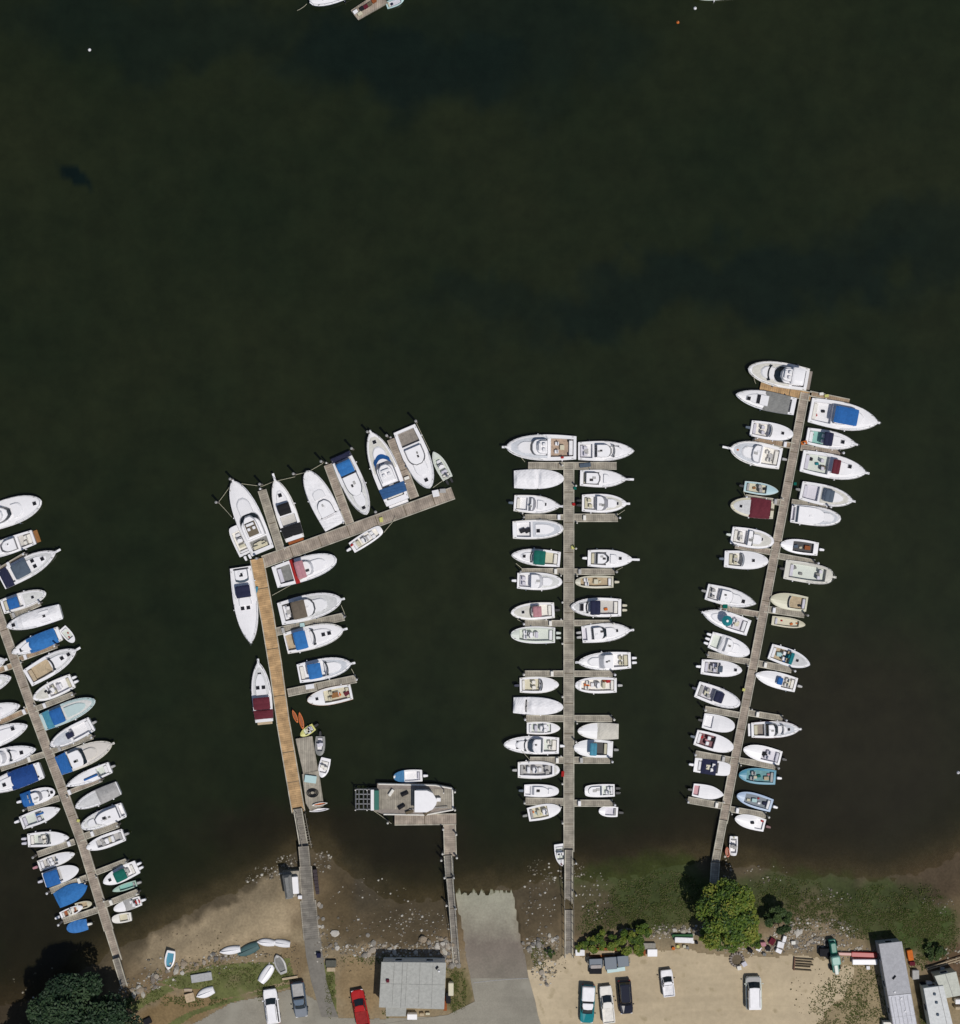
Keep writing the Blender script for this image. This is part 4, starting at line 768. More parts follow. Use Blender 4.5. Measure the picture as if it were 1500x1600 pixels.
for lab, bow, stern, beam, o in (
 ('large white yacht with open flybridge, leftmost at the slanting dock', (366,752), (412,862), 42, D(hs=(.2,.58,1.1), fly=(.22,.52,'brown'), ck=(.05,.18,'grey'), q=.6, pu=.2)),
 ('white tender with outboards lashed beside the leftmost slanting-dock yacht', (366,822), (386,866), 24, D(q=.2, tr=.95, con=.5, ck=(.08,.8,'warm'), eng=(2,'white'), open=1)),
 ('white yacht with two black cockpits, second along the slanting dock', (431,750), (462,843), 33, D(tp=[(.42,.60,'black',.6,1.9)], cv=[(.06,.24,'black',.1)], pu=.9, ht=[(.74,.0)], pf=.8, pfc='rust', q=.68)),
 ('white yacht with plain white cover, third along the slanting dock', (480,736), (524,823), 37, D(cv=[(0,.2,'white',.3),(.22,.98,'white',.3)], hs=(.2,.5,.8), q=.55)),
 ('white yacht with blue stern canvas, fourth along the slanting dock', (574,804), (532,711), 36, D(cv=[(.0,.08,'navy',.1)], tp=[(.12,.32,'blue2',.68,1.9)], hs=(.34,.7,.5), ht=[(.88,0)], q=.6)),
 ('white yacht with curved blue windshield, fifth along the slanting dock', (580,676), (622,785), 42, D(cv=[(.1,.24,(.03,.1,.25),.15)], hs=(.26,.62,.9), pu=.3, ht=[(.86,0)], q=.66, stripe=[], bluews=1, pf=.5, fly=(.3,.56))),
 ('white yacht with taupe cockpit floor, last along the slanting dock', (672,763), (632,670), 41, D(ck=(.04,.26,(.28,.25,.22)), hs=(.32,.62,.7), ht=[(.86,0)], q=.6, seats=0)),
 ('white open tender with outboards beside the last slanting-dock yacht', (677,706), (700,748), 19, D(hull='pale', deck='pale', ck=(.08,.75,'pale'), eng=(2,'dark'), con=.45, q=.8, open=1)),
 ('white open boat alone on the shore side of the slanting dock', (597,826), (550,856), 20, D(q=.22, tr=.9, ck=(.08,.85,'warm'), con=.4, eng=(1,'white'), bits=[(.05,.4,'red',.2)], open=1)),
 ('big white sportfisher with tan cockpit across the upright pier end', (791,699), (900,700), 40, D(hs=(.4,.68,1.1), ck=(.04,.36,(.45,.34,.26)), pu=.6, bits=[(.1,.5,'navy',.25),(.1,-.6,'black',.25),(.2,.8,'red',.2)], q=.58, fly=(.42,.6))),
 ('white cruiser right of the sportfisher at the upright pier end', (990,705), (903,705), 31, D(hs=(.28,.62,.9), ck=(.03,.25,'white2'), ht=[(.7,.4),(.7,-.3)], q=.75, ws=.64)),
 ('large white trawler yacht outermost at the furthest-right pier end', (1167,577), (1261,594), 39, D(hs=(.26,.62,1.3), ck=(.05,.24,'white2'), fly=(.28,.5), pf=.5, pfc='taupe', q=.6, tp=[(.1,.3,'white',.7,2.8,1)], ws=.66)),
 ('white motorboat with blue edge at the top border, moored far offshore', (485,8), (585,-42), 40, D(hs=(.3,.6,1.1), ht=[(.8,.2)], q=.55)),
 ('small blue and white boat at the top border', (632,0), (604,10), 13, D(hull='cyan', deck='cyan', ck=(.08,.8,'lav'), open=1, bits=[(.3,0,'navy',.2)])),
 ('pale sliver of boat cut by the top border, right', (1085,-2), (1150,-8), 14, D(hull='mint', deck='mint', q=.6)),
 ('white dinghy crossing behind the blue-covered boat, furthest-left pier', (117,1003), (98,981), 15, D(ck=(.1,.72,'pale'), q=.5, bits=[(.4,.2,'red',.12),(.6,-.2,'red',.12)], open=1, name='dinghy')),
 ('blue-nosed white skiff behind the work barge', (615,1213), (660,1211), 20, D(q=.5, ck=(.08,.6,'white'), cv=[(.62,.98,(.07,.22,.42),.1)], eng=(1,'white'), name='skiff', open=1)),
 ('small yellow-green dinghy with motor at the grey float', (470,1149), (491,1135), 13, D(hull='yellow', deck='yellow', ck=(.1,.7,'pale'), eng=(1,'dark'), q=.6, name='dinghy', open=1)),
 ('grey inflatable dinghy beside the grey float', (500,1180), (501,1150), 16, D(hull='grey', deck='grey', ck=(.05,.75,'white2'), ckw=.55, q=.4, eng=(1,'dark'), name='inflatable_dinghy', open=1)),
 ('white dinghy with red seat beside the grey float', (503,1214), (510,1184), 17, D(ck=(.15,.75,'white2'), bits=[(.55,0,'maroon',.15)], q=.6, name='dinghy', open=1)),
 ('small white flat skiff moored at shore end of furthest-right pier', (1145,1336), (1146,1306), 13, D(q=.2, tr=.92, ck=(.12,.85,'white2'), name='skiff', open=1, bits=[(.04,0,'cream',.15)])),
 ):
    boat(bow, stern, beam, lab, **o)
# ================================================================ work barge at the L dock
bx = tag(empty('work_barge', P(640, 1247)), 'wide grey work barge with white wheelhouse and open steel frame', 'barge', 'working craft')
def rel(x, y, z=0): return P(x, y, z)-P(640, 1247)
def poly_prism(pts, z0, z1, ch=0.0, f=rel):
    m = MB(); r0 = [tuple(f(x, y, z0)) for x, y in pts]; r1 = [tuple(f(x, y, z1)) for x, y in pts]; r0.reverse(); r1.reverse(); m.loft([r0, r1]); return m
poly_prism([(590,1222),(680,1224),(706,1229),(708,1263),(665,1271),(600,1270),(578,1263),(578,1231),(590,1230)], -.3, 1.1).build('hull', mat('taupe', 'matte'), bx)
poly_prism([(594,1231),(704,1231),(706,1261),(594,1263)], 1.1, 1.12).build('deck', PK_GREY, bx)
s = MB()
for a, b_ in (((592,1223),(680,1225)),((680,1225),(707,1230)),((707,1230),(708,1263)),((600,1270),(665,1271)),((665,1271),(708,1263))): s.tube(rel(*a, 1.2), rel(*b_, 1.2), .11, 5)
s.build('rubbing_strip', mat('warm', 'matte'), bx)
wh = MB(); pts = [(651,1231),(668,1231),(676,1235),(680,1242),(682,1247),(680,1252),(676,1258),(668,1262),(651,1262)]
wh = poly_prism(pts, 1.12, 2.9); wh.build('wheelhouse', mat('white'), bx)
m_ = poly_prism([(649,1230),(668,1230),(677,1234),(682,1242),(683.5,1247),(682,1252),(677,1259),(668,1263.5),(649,1263.5)], 2.9, 3.05); m_.build('wheelhouse_roof', mat('white'), bx)
m_ = poly_prism([(682.5,1243.5),(689,1243.5),(689,1249),(682.5,1249)], 1.12, 1.9); m_.build('locker', mat('white2'), bx)
m_ = poly_prism([(586,1232),(593,1232),(593,1262),(586,1262)], 1.12, 1.9); m_.build('green_tank', mat('green'), bx)
m_ = poly_prism([(580.5,1231),(585.5,1231),(585.5,1263),(580.5,1263)], 1.12, 1.8); m_.build('white_tank', mat('white2'), bx)
s = MB()
for y in (1231, 1238.5, 1246, 1253.5, 1262): s.tube(rel(556, y, 1.3), rel(581, y, 1.3), .09, 5)
for x in (557, 562, 569, 575, 581): s.tube(rel(x, 1230, 1.35), rel(x, 1263, 1.35), .08, 5)
for x in (557, 575):
    for y in (1231, 1262): s.tube(rel(x, y, -1), rel(x, y, 2.2), .1, 5)
s.build('steel_frame', mat('ltgrey', 'metal'), bx)
for x, y in ((633,1238),(628,1258),(612,1236),(668,1267),(640,1266)):
    m_ = MB(); p = rel(x, y, 1.12); m_.box(p.x-.5, p.x+.5, p.y-.2, p.y+.2, 1.12, 1.6, .06, rz=rnd.random()); m_.build('deck_gear', mat(rnd.choice(['grey','brown','warm','dark']), 'matte'), bx)
m_ = MB(); m_.tube(rel(694, 1232, 1.1), rel(694, 1232, 4.2), .09, 6); m_.tube(rel(640,1262,1.4), rel(700,1258,1.5), .06, 5); m_.build('mast', mat('ltgrey', 'metal'), bx)
# grey floats beside the wooden pier
def float_dock(pts, z, m, label, gear=()):
    c = P(pts[0][0], pts[0][1]); r = empty('floating_dock', (c.x, c.y, 0)); tag(r, label, 'dock', 'floating docks')
    f = lambda x, y, zz=0: P(x, y, zz)-P(pts[0][0], pts[0][1])
    o = poly_prism(pts, -.2, z, f=f).build('float', m, r)
    s = MB()
    for (a, b_) in zip(pts, pts[1:]+pts[:1]): s.tube(f(*a, z+.02), f(*b_, z+.02), .06, 5)
    s.build('edge_board', PK_GREY, r)
    return r
float_dock([(463,1154),(488,1150),(497,1203),(475,1208)], .5, PK_GREY, 'bare grey floating dock beside the wooden pier')
float_dock([(473,1209),(498,1204),(506,1258),(486,1266),(479,1254)], .5, PK_GREY, 'lower grey floating dock cluttered with gear by the wooden pier')
def simple_craft(name, bow, stern, beam, col, label, cat, z0, group='small craft', inner=None, q=.7, fb=.38, tr=.6):
    return boat(bow, stern, beam, label, name=name, cat=cat, group=group, z0=z0, hull=col, deck=col, ck=(.12,.85, inner or col), ckw=.7, q=q, fb=fb, tr=tr, open=1, seats=0, nofend=1, ckd=.26, rail=False)
simple_craft('kayak', (458,1108), (466,1128), 6, 'orange', 'orange kayak nearest the deck of the wooden pier', 'kayak', .55, inner='rust', q=.9, tr=.3)
simple_craft('kayak', (468,1112), (474,1139), 7, 'orange', 'outer orange kayak beside the wooden pier', 'kayak', .0, inner='rust', q=.9, tr=.3)
simple_craft('kayak', (1134,1321), (1136,1337), 7, (.55,.12,.05), 'red-orange kayak beside the furthest-right pier', 'kayak', .75, inner='rust', q=.8, tr=.3)
simple_craft('kayak', (513,1253), (489,1257), 5, 'warm', 'pale kayak on the lower float', 'kayak', .5, inner='orange', q=.9, tr=.3)
simple_craft('kayak', (515,1263), (484,1267), 5, 'white', 'white kayak lying in the water below the lower float', 'kayak', 0, q=.9, tr=.3)
def gear(name, x, y, w_, h_, z0, z1, col, label, cat, rz=0, kind='matte', group=None, ch=.05, extra=None):
    r = empty(name, P(x, y, z0), R(rz)); tag(r, label, cat, group)
    m = MB(); a, b_ = w_*S/2, h_*S/2; m.box(-a, a, -b_, b_, 0, (z1-z0)*.86, ch); m.build('body', mat(col, kind), r)
    m = MB(); m.box(-a-.02, a+.02, -b_-.02, b_+.02, (z1-z0)*.86, z1-z0, ch); m.build('lid', mat(extra or col, kind), r)
    return r
gear('storage_bench', 486, 1216, 18, 11, .5, .9, 'cyan', 'pale blue storage bench on the lower float', 'bench', rz=-8, kind='gel')
r = tag(empty('tyre_stack', P(489, 1238, .5)), 'dark coil of hose and rings on the lower float', 'hose', None)
s = MB()
for k in range(3):
    rr_ = .75-.2*k; n = 14
    s.path([(rr_*math.cos(2*math.pi*i/n), rr_*.75*math.sin(2*math.pi*i/n), .08) for i in range(n+1)], .07, 5)
s.build('hose_coil', mat('dark', 'matte'), r)
# ---------------------------------------------------------------- boathouse at the causeway
sh_ = tag(empty('dock_shed', P(456, 1377)), 'small grey dock shed standing beside the causeway', 'shed')
f456 = lambda x, y, z=0: P(x, y, z)-P(456, 1377)
poly_prism([(443,1359),(471,1357),(475,1396),(450,1399)], -1, 1.5, f=f456).build('platform', PK_GREY, sh_)
poly_prism([(446,1362),(458,1361),(461,1394),(451,1396)], 1.5, 3.0, f=f456).build('wall', mat('grey', 'matte'), sh_)
m_ = MB(); m_.loft([[tuple(f456(*p, 3.0)) for p in ((461.5,1396),(450,1398),(444.5,1361),(457,1359.5))], [tuple(f456(*p, 3.5)) for p in ((457,1393),(453,1393),(449,1364),(454,1363))]]); m_.build('roof', mat('grey', 'matte'), sh_)
gear('storage_locker', 464, 1378, 9, 26, 1.5, 2.3, 'white', 'white locker between the dock shed and causeway', 'locker', rz=4, kind='gel')
gear('storage_locker', 471, 1397, 6, 5, 1.5, 2.1, 'white', 'small white box at the foot of the dock shed', 'locker')
# ---------------------------------------------------------------- buildings (plan of the roof, seen at its own height)
def building(name, quad, z0, z1, roofc, wallc, label, seams=(), overhang=.15, win=1, pitch=.0, kind='matte', cat='building'):
    k = (CAMH-z1)/CAMH; pts = [PL(x, y, z1) for x, y in quad]; c = sum(pts, Vector())/4; c.z = z0
    r = tag(empty(name, c), label, cat)
    P2 = [p-c for p in pts]
    def ring(s_, z): return [(p.x*s_[0] if not isinstance(s_, float) else p.x*s_, p.y*s_ if isinstance(s_, float) else p.y*s_[1], z) for p in reversed(P2)]
    ins = .965; m = MB(); m.loft([ring(ins, -.3), ring(ins, z1-z0-.12)]); m.build('wall', mat(wallc, 'matte'), r)
    m = MB(); m.loft([ring(1.0, z1-z0-.12), ring(1.0, z1-z0), ring(.985, z1-z0+.02)]); rf = m.build('roof', mat(roofc, kind), r)
    a, b_, cc, d = P2
    for u in seams:
        s = MB(); z = z1-z0+.035
        if u[0] == 'v': q0 = a.lerp(b_, u[1]); q1 = d.lerp(cc, u[1])
        else: q0 = a.lerp(d, u[1]); q1 = b_.lerp(cc, u[1])
        s.tube((q0.x*.985, q0.y*.985, z), (q1.x*.985, q1.y*.985, z), .035, 4); s.build('roof_seam', mat(u[2] if len(u) > 2 else 'ltgrey', 'matte'), rf)
    # doors and windows in each wall
    for e, (p, q) in enumerate(((a, b_), (b_, cc), (cc, d), (d, a))):
        L_ = (q-p).length; n_ = max(1, int(L_/3)) if win else 0; dr = (q-p).normalized(); nrm = Vector((dr.y, -dr.x, 0)); an = math.atan2(dr.y, dr.x)
        if nrm.dot((p+q)/2-Vector((0,0,0))) < 0: nrm = -nrm
        for i in range(n_):
            ct = p.lerp(q, (i+.5)/n_)*ins; m = MB(); m.box(-.5, .5, -.04, .04, 0, 1.0)
            o = m.build('window_frame', mat('white2', 'matte'), r, loc=(ct.x, ct.y, 1.0), rz=an)
            m = MB(); m.box(-.42, .42, -.06, .06, .08, .92); m.build('pane', mat('glass', 'glass'), o)
    return r, P2, z1-z0
b1, q1, h1 = building('marina_office', [(596,1503),(697,1504),(694,1577),(592,1574)], 1.5, 4.6, (.42,.42,.39), 'warm', 'flat grey-roofed building between the red pickup and the boat ramp', seams=[('h',.48,(.45,.45,.42)),('v',.33,(.33,.33,.31))])
def on_roof(parent, quadc, x, y, z, sx, sy, sz, col, nm, rz=0):
    p = PL(x, y, z)-Vector(parent.location); m = MB(); m.box(-sx, sx, -sy, sy, 0, sz, .03); return m.build(nm, mat(col, 'matte'), parent, loc=(p.x, p.y, z-parent.location.z+.01), rz=R(rz))
on_roof(b1, 0, 606, 1532, 4.6, .2, .2, .35, 'maroon', 'chimney'); on_roof(b1, 0, 683, 1512, 4.6, .22, .1, .3, 'dark', 'vent_pipe', 50); on_roof(b1, 0, 686, 1517, 4.6, .12, .1, .3, 'white', 'vent_pipe', 0)
building('porch', [(602,1553),(637,1551),(634,1588),(603,1588)], 1.54, 4.3, (.38,.38,.35), 'warm', 'small grey porch roof at the lower left of the flat-roofed building', win=0)
gear('white_cabinet', 645, 1581, 15, 8, 1.54, 2.6, 'white', 'white cabinet against the lower wall of the grey-roofed building', 'cabinet', kind='gel')
gear('crate', 660, 1579, 6, 4, 1.54, 2.1, 'tan', 'tan crate right of the white cabinet', 'crate'); gear('crate', 669, 1578, 6, 3, 1.54, 2.0, 'cream', 'cream crate by the lower right building corner', 'crate')
gear('red_bench', 696, 1562, 5, 22, 1.54, 2.0, 'rust', 'red-brown bench along the right wall of the grey-roofed building', 'bench'); gear('cabinet', 701, 1552, 7, 16, 1.54, 2.6, 'dark', 'dark cabinet right of the grey-roofed building', 'cabinet')
gear('fuel_tank', 705, 1538, 8, 20, 1.54, 2.7, 'cream', 'cream tank in the grass right of the grey-roofed building', 'tank', kind='gel', ch=.25)
b2, q2, h2 = building('long_trailer', [(1373,1475),(1409,1471),(1433,1602),(1396,1606)], 1.5, 4.3, (.42,.42,.44), 'ltgrey', 'long grey flat-roofed trailer at the lower right corner', seams=[('h',.62,'grey'),('h',.88,'grey')])
b3, q3, h3 = building('cabin', [(1443,1544),(1474,1540),(1490,1606),(1455,1610)], 1.5, 4.2, (.66,.67,.66), 'pale', 'narrow white-roofed cabin right of the long grey trailer', seams=[('v',.75,'ltgrey')])
building('cabin', [(1460,1525),(1494,1518),(1503,1555),(1476,1560)], 1.5, 4.0, (.56,.57,.50), 'cream', 'cream-roofed hut at the right border above the white cabin', seams=[('v',.5)])
def sub_roof(par, P2, h, u0, u1, v0, v1, col, nm):
    a, b_, cc, d = P2; f = lambda u, v: (a.lerp(d, u)).lerp(b_.lerp(cc, u), v)
    m = MB(); pts = [f(u0, v0), f(u0, v1), f(u1, v1), f(u1, v0)]; m.loft([[(p.x, p.y, z) for p in reversed(pts)] for z in (h+.02, h+.06)]); m.build(nm, mat(col, 'matte'), par)
sub_roof(b2, q2, h2, .62, .985, .03, .97, (.62,.62,.66), 'roof_sheet')
for k in range(5): sub_roof(b2, q2, h2+.05, .64, .97, .12+.17*k, .145+.17*k, (.48,.48,.5), 'roof_rib')
for k in range(4): sub_roof(b1, q1, h1, .03, .96, .2+.2*k, .205+.2*k, (.31,.315,.30), 'roof_joint')
on_roof(b2, 0, 1397, 1527, 4.3, .3, .1, .2, 'dark', 'roof_vent', 50)
for x, y in ((1408,1560),(1414,1580),(1398,1550)): on_roof(b2, 0, x, y, 4.3, .12, .12, .15, 'white2', 'roof_vent')
for x, y in ((1460,1553),(1465,1585),(1463,1566)): on_roof(b3, 0, x, y, 4.2, .16, .16, .2, 'slate', 'roof_vent')
# pilings of debris around the trailers
gear('step_platform', 1425, 1517, 10, 14, 1.5, 2.2, 'ltgrey', 'grey steps against the right side of the long trailer', 'steps'); gear('crate', 1417, 1487, 8, 16, 1.5, 2.1, 'orange', 'orange-brown board stack right of the trailer top', 'boards', rz=10)
gear('crate', 1420, 1500, 8, 6, 1.5, 2.1, 'maroon', 'dark red crate right of the long trailer', 'crate'); gear('crate', 1446, 1532, 8, 9, 1.5, 2.3, 'white', 'white box above the white cabin', 'box'); gear('crate', 1437, 1534, 7, 9, 1.5, 2.3, 'dark', 'black box above the white cabin', 'box')
gear('crate', 1494, 1558, 16, 7, 1.5, 2.4, 'white', 'white box on the right border below the cream hut', 'box'); gear('crate', 1494, 1568, 16, 4, 1.5, 2.4, 'tan', 'tan plank box on the right border', 'box')
gear('crate', 1381, 1596, 14, 14, 1.5, 2.6, 'warm', 'pale box at the bottom border left of the long trailer', 'box'); gear('crate', 1467, 1509, 6, 6, 1.5, 2.0, 'ltgrey', 'grey box above the cream hut', 'box')
# timber rail behind the cabins
s = MB()
for a, b_ in (((1443,1507),(1503,1488)),((1443,1510),(1503,1492))): s.tube(P(*a, 1.9), P(*b_, 1.9), .08, 5)
for i in range(5): q = P(1443+15*i, 1508-4.6*i, 1.3); s.tube(q, q+Vector((0,0,.7)), .07, 5)
tag(s.build('timber_fence', mat('tan', 'matte')), 'low tan timber fence above the cream hut', 'fence')
# ---------------------------------------------------------------- cars
def car(front, rear, wpx, col, kind, label, cap=None, hood=None, bed='grey', z0=1.56, glassc='glass', cat=None):
    a = P(*rear); b_ = P(*front); d = b_-a; L = d.length; W = wpx*S/2; an = math.atan2(d.y, d.x)
    r = tag(empty({'suv': 'parked_car', 'car': 'parked_car', 'van': 'parked_van', 'pickup': 'pickup_truck'}[kind], ((a.x+b_.x)/2, (a.y+b_.y)/2, z0), an), label, cat or {'suv': 'car', 'car': 'car', 'van': 'van', 'pickup': 'pickup'}[kind], 'vehicles parked on the shore')
    def plan(sx, sy, x0=-L/2, x1=L/2, rf=.28, rb=.16):
        pts = []; cx = (x0+x1)/2; hx = (x1-x0)/2*sx; hy = W*sy
        for sg in (-1, 1):
            rng = [(-1, .80), (-.97, .95), (-.85, 1), (0, 1.0), (.72, .985), (.9, .93), (.985, .74), (1, .5)]
            for u, v in (rng if sg < 0 else reversed(rng)): pts.append((cx+u*hx, sg*v*hy))
        return pts
    zr = lambda pts, z: [(x, y, z) for x, y in pts]
    hb = .92 if kind != 'van' else 1.0; m = MB()
    def sl(pts, z, dz): return [(x, y, z-dz*max(0, x/(L/2))**2) for x, y in pts]
    m.loft([zr(plan(.97, .93), .28), zr(plan(1, 1), .5), sl(plan(1, 1), hb-.12, .12), sl(plan(.985, .93), hb-.02, .14), sl(plan(.95, .86), hb, .14)])
    m.build('body', mat(col, 'paint'), r)
    if hood:
        m = MB(); m.loft([sl(plan(.97, .9, L*.2, L*.5), hb-.08, .13), sl(plan(.94, .84, L*.2, L*.49), hb+.025, .13)]); m.build('hood', mat(hood, 'paint'), r)
    cb = {'suv': (-.47, .24, -.42, .10), 'car': (-.36, .22, -.22, .06), 'van': (-.48, .34, -.45, .20), 'pickup': (-.08, .25, -.05, .10)}[kind]
    zt = {'suv': 1.68, 'car': 1.42, 'van': 1.85, 'pickup': 1.7}[kind]
    def cab(x0, x1, wy): 
        hy = W*wy; return [(x0*L, -hy*.93), (x0*L+.1, -hy), (x1*L-.35, -hy*.98), (x1*L, -hy*.8), (x1*L+.06, 0), (x1*L, hy*.8), (x1*L-.35, hy*.98), (x0*L+.1, hy), (x0*L, hy*.93)]
    m = MB(); m.loft([zr(cab(cb[0], cb[1], .86), hb-.03), zr(cab(cb[2], cb[3], .74), zt-.06)]); m.build('windows', mat(glassc, 'glass'), r)
    m = MB(); m.loft([zr(cab(cb[2]-.005, cb[3]+.005, .755), zt-.08), zr(cab(cb[2], cb[3], .74), zt-.02), zr(cab(cb[2]+.02, cb[3]-.02, .68), zt)]); rf = m.build('roof', mat(cap or col, 'paint'), r)
    for sg in (-1, 1):
        m = MB(); m.tube((cb[3]*L, sg*W*.70, zt-.05), (cb[1]*L-.05, sg*W*.74, hb), .045, 4); m.tube((cb[2]*L, sg*W*.72, zt-.05), (cb[0]*L+.03, sg*W*.82, hb), .05, 4); mid = (cb[2]+cb[3])/2*L
        m.tube((mid, sg*W*.74, zt-.05), (mid, sg*W*.86, hb), .05, 4)
        m.build('pillars', mat(col, 'paint'), r)
    if kind == 'pickup':
        x0, x1 = -L/2+.12, cb[0]*L-.08
        if cap and bed == 'cap':
            m = MB(); m.box(x0, x1, -W*.88, W*.88, hb-.05, hb+.62, .12); m.build('bed_cap', mat(cap, 'paint'), r)
        else:
            m = MB(); m.box(x0, x1, -W*.80, W*.80, hb-.02, hb+.004); m.build('bed_floor', mat(bed, 'matte'), r)
            for (u0, u1, v0, v1) in ((x0-.05, x1, -W*.93, -W*.80), (x0-.05, x1, W*.80, W*.93), (x0-.08, x0+.04, -W*.93, W*.93)):
                m = MB(); m.box(u0, u1, v0, v1, hb-.1, hb+.2, .03); m.build('bed_side', mat(col, 'paint'), r)
    for sx in (-.31, .31):
        for sg in (-1, 1):
            m = MB(); m.tube((sx*L, sg*(W-.22), .33), (sx*L, sg*(W+.01), .33), .33, 14); wl_ = m.build('wheel', mat('black', 'matte'), r)
            m = MB(); m.tube((sx*L, sg*(W-.02), .33), (sx*L, sg*(W+.025), .33), .19, 10); m.build('rim', mat('ltgrey', 'metal'), wl_)
    for sg in (-1, 1):
        m = MB(); m.box(L*.47, L*.497, sg*W*.68-.17, sg*W*.68+.17, .6, .76, .02); m.build('headlight', mat('white', 'glass'), r)
        m = MB(); m.box(-L*.5-.01, -L*.48, sg*W*.78-.12, sg*W*.78+.12, .6, .86, .02); m.build('tail_light', mat('red', 'paint'), r)
        m = MB(); m.box(cb[1]*L-.25, cb[1]*L-.1, sg*(W+.1)-.1, sg*(W+.1)+.08, hb, hb+.17, .03); m.build('wing_mirror', mat(col if kind != 'pickup' else 'dark', 'paint'), r)
    m = MB(); m.box(L*.485, L*.51, -W*.8, W*.8, .34, .52, .03); m.box(-L*.512, -L*.49, -W*.85, W*.85, .36, .56, .03); m.build('bumper', mat('grey', 'metal'), r)
    if kind in ('suv', 'van'):
        m = MB()
        for sg in (-1, 1): m.tube((cb[2]*L+.3, sg*W*.62, zt+.05), (cb[3]*L-.2, sg*W*.62, zt+.05), .025, 4)
        m.build('roof_rack', mat('grey', 'metal'), r)
    return r
car((424,1539), (431,1592), 22, 'white', 'suv', 'white car with tilted parking angle below the lawn')
car((474,1582), (467,1528), 21, 'slate', 'pickup', 'dark grey pickup with pale load bed beside the walkway', bed='ltgrey', cap=(.13,.17,.22), hood=(.22,.24,.27))
car((559,1540), (570,1595), 21, 'red', 'pickup', 'red pickup left of the grey-roofed building', bed=(.30,.03,.03))
car((915,1591), (918,1532), 22, 'teal', 'pickup', 'teal pickup with white bed cap, left of three', cap='white', bed='cap')
car((944,1534), (950,1591), 20, 'warm', 'pickup', 'cream pickup between the teal pickup and black car', bed='warm')
car((977,1577), (973,1525), 21, (.013,.016,.03), 'suv', 'black car at the right of the three below the dumpsters', glassc=(.01,.01,.012))
car((1038,1509), (1043,1550), 19, 'white', 'pickup', 'small white pickup alone on the dirt lot', bed='white2')
car((1173,1519), (1174,1570), 25, 'pale', 'van', 'grey-sided van with white roof alone at the right of the lot', cap='white', hood='ltgrey')
# ---------------------------------------------------------------- dumpsters and shore gear
def dumpster(x, y, w_, h_, label, rz=0, lids=('slate',), col='dark'):
    r = tag(empty('dumpster', P(x, y, 1.54), R(rz)), label, 'dumpster', 'dumpsters at the top of the lot'); a, b_ = w_*S/2, h_*S/2
    m = MB(); m.loft([[(-a*.9, -b_*.88, .12), (a*.9, -b_*.88, .12), (a*.9, b_*.88, .12), (-a*.9, b_*.88, .12)], [(-a, -b_, 1.25), (a, -b_, 1.25), (a, b_, 1.25), (-a, b_, 1.25)]]); m.build('bin', mat(col, 'matte'), r)
    n = len(lids)
    for i, c in enumerate(lids):
        m = MB(); x0 = -a+2*a*i/n; m.box(x0+.03, x0+2*a/n-.03, -b_-.04, b_+.04, 1.25, 1.36, .04); m.build('lid', mat(c, 'gel'), r)
    for sg in (-1, 1):
        m = MB(); m.tube((sg*a, -b_*.5, .9), (sg*a+sg*.15, -b_*.5, .9), .05, 5); m.tube((sg*a+sg*.15, -b_*.5, .9), (sg*a+sg*.15, b_*.5, .9), .05, 5); m.build('lift_bar', mat('grey', 'metal'), r)
    return r
dumpster(929, 1497, 21, 13, 'dark dumpster left of three, grey board on its lid', 2, ('slate',)); dumpster(952, 1497, 19, 18, 'dark dumpster in the middle of the row', 4, ('slate',), col='slate'); dumpster(971, 1494, 18, 16, 'dark dumpster at the right end of the row', 6, ('slate',), col='slate')
gear('crate', 929, 1511, 19, 9, 1.54, 2.2, 'dark', 'black box below the left dumpster', 'box'); gear('crate', 929, 1502, 16, 5, 1.55, 3.05, (.42,.38,.36), 'pale board leaning on the left dumpster', 'board', rz=2)
gear('boat_cover_roll', 961, 1510, 28, 6, 1.54, 1.95, 'cyan', 'pale turquoise board lying below the dumpsters', 'board', rz=8, kind='gel')
gear('crate', 905, 1483, 14, 9, 1.54, 2.1, 'white', 'white box left of the dumpsters beside the pier foot', 'box')
r = tag(empty('board_pile', P(941, 1483, 1.5)), 'stack of orange-brown boards above the dumpsters', 'boards')
for k in range(7): m = MB(); m.box(-2.0+rnd.random()*.4, 2.0-rnd.random()*.5, -.6+.17*k, -.46+.17*k, 0, .35+.05*rnd.random()); m.build('board', mat(rnd.choice(['wood', 'rust', 'tan', (.40,.24,.12)]), 'matte'), r, rz=rnd.uniform(-.03, .03))
gear('crate', 1017, 1483, 15, 11, 1.5, 2.2, 'white', 'white chest standing at the top of the dirt lot', 'chest', kind='gel'); gear('crate', 1012, 1473, 20, 9, 1.5, 2.0, (.33,.31,.27), 'low grey-brown crate above the white chest', 'crate'); gear('crate', 1003, 1484, 7, 8, 1.5, 1.9, 'rust', 'small rust box left of the white chest', 'box')
gear('work_table', 1066, 1463, 28, 8, 1.5, 2.3, 'white', 'long white table above the dirt lot', 'table', rz=-2); gear('crate', 1064, 1457, 32, 4, 1.5, 2.0, (.05,.14,.06), 'narrow green box behind the long white table', 'box', rz=1)
for x, y, c in ((1086,1468,'dark'),(1080,1467,'white2'),(1057,1474,'yellow'),(1067,1474,'cream'),(1050,1477,'orange'),(1072,1476,'grey')): gear('bucket', x, y, 4, 4, 1.5, 1.9, c, '%s bucket near the long white table at x%d' % (c, x) if 0 else {'dark': 'black bucket right of the long white table', 'white2': 'white bucket right of the long white table', 'yellow': 'yellow bucket below the long white table', 'cream': 'cream bucket below the long white table', 'orange': 'orange bucket left below the long white table', 'grey': 'grey bucket below the right end of the white table'}[c], 'bucket', ch=.12)
r = tag(empty('fire_ring', P(1149, 1495, 1.52)), 'round stone fire ring below the light green tree', 'fire ring')
s = MB(); n = 16
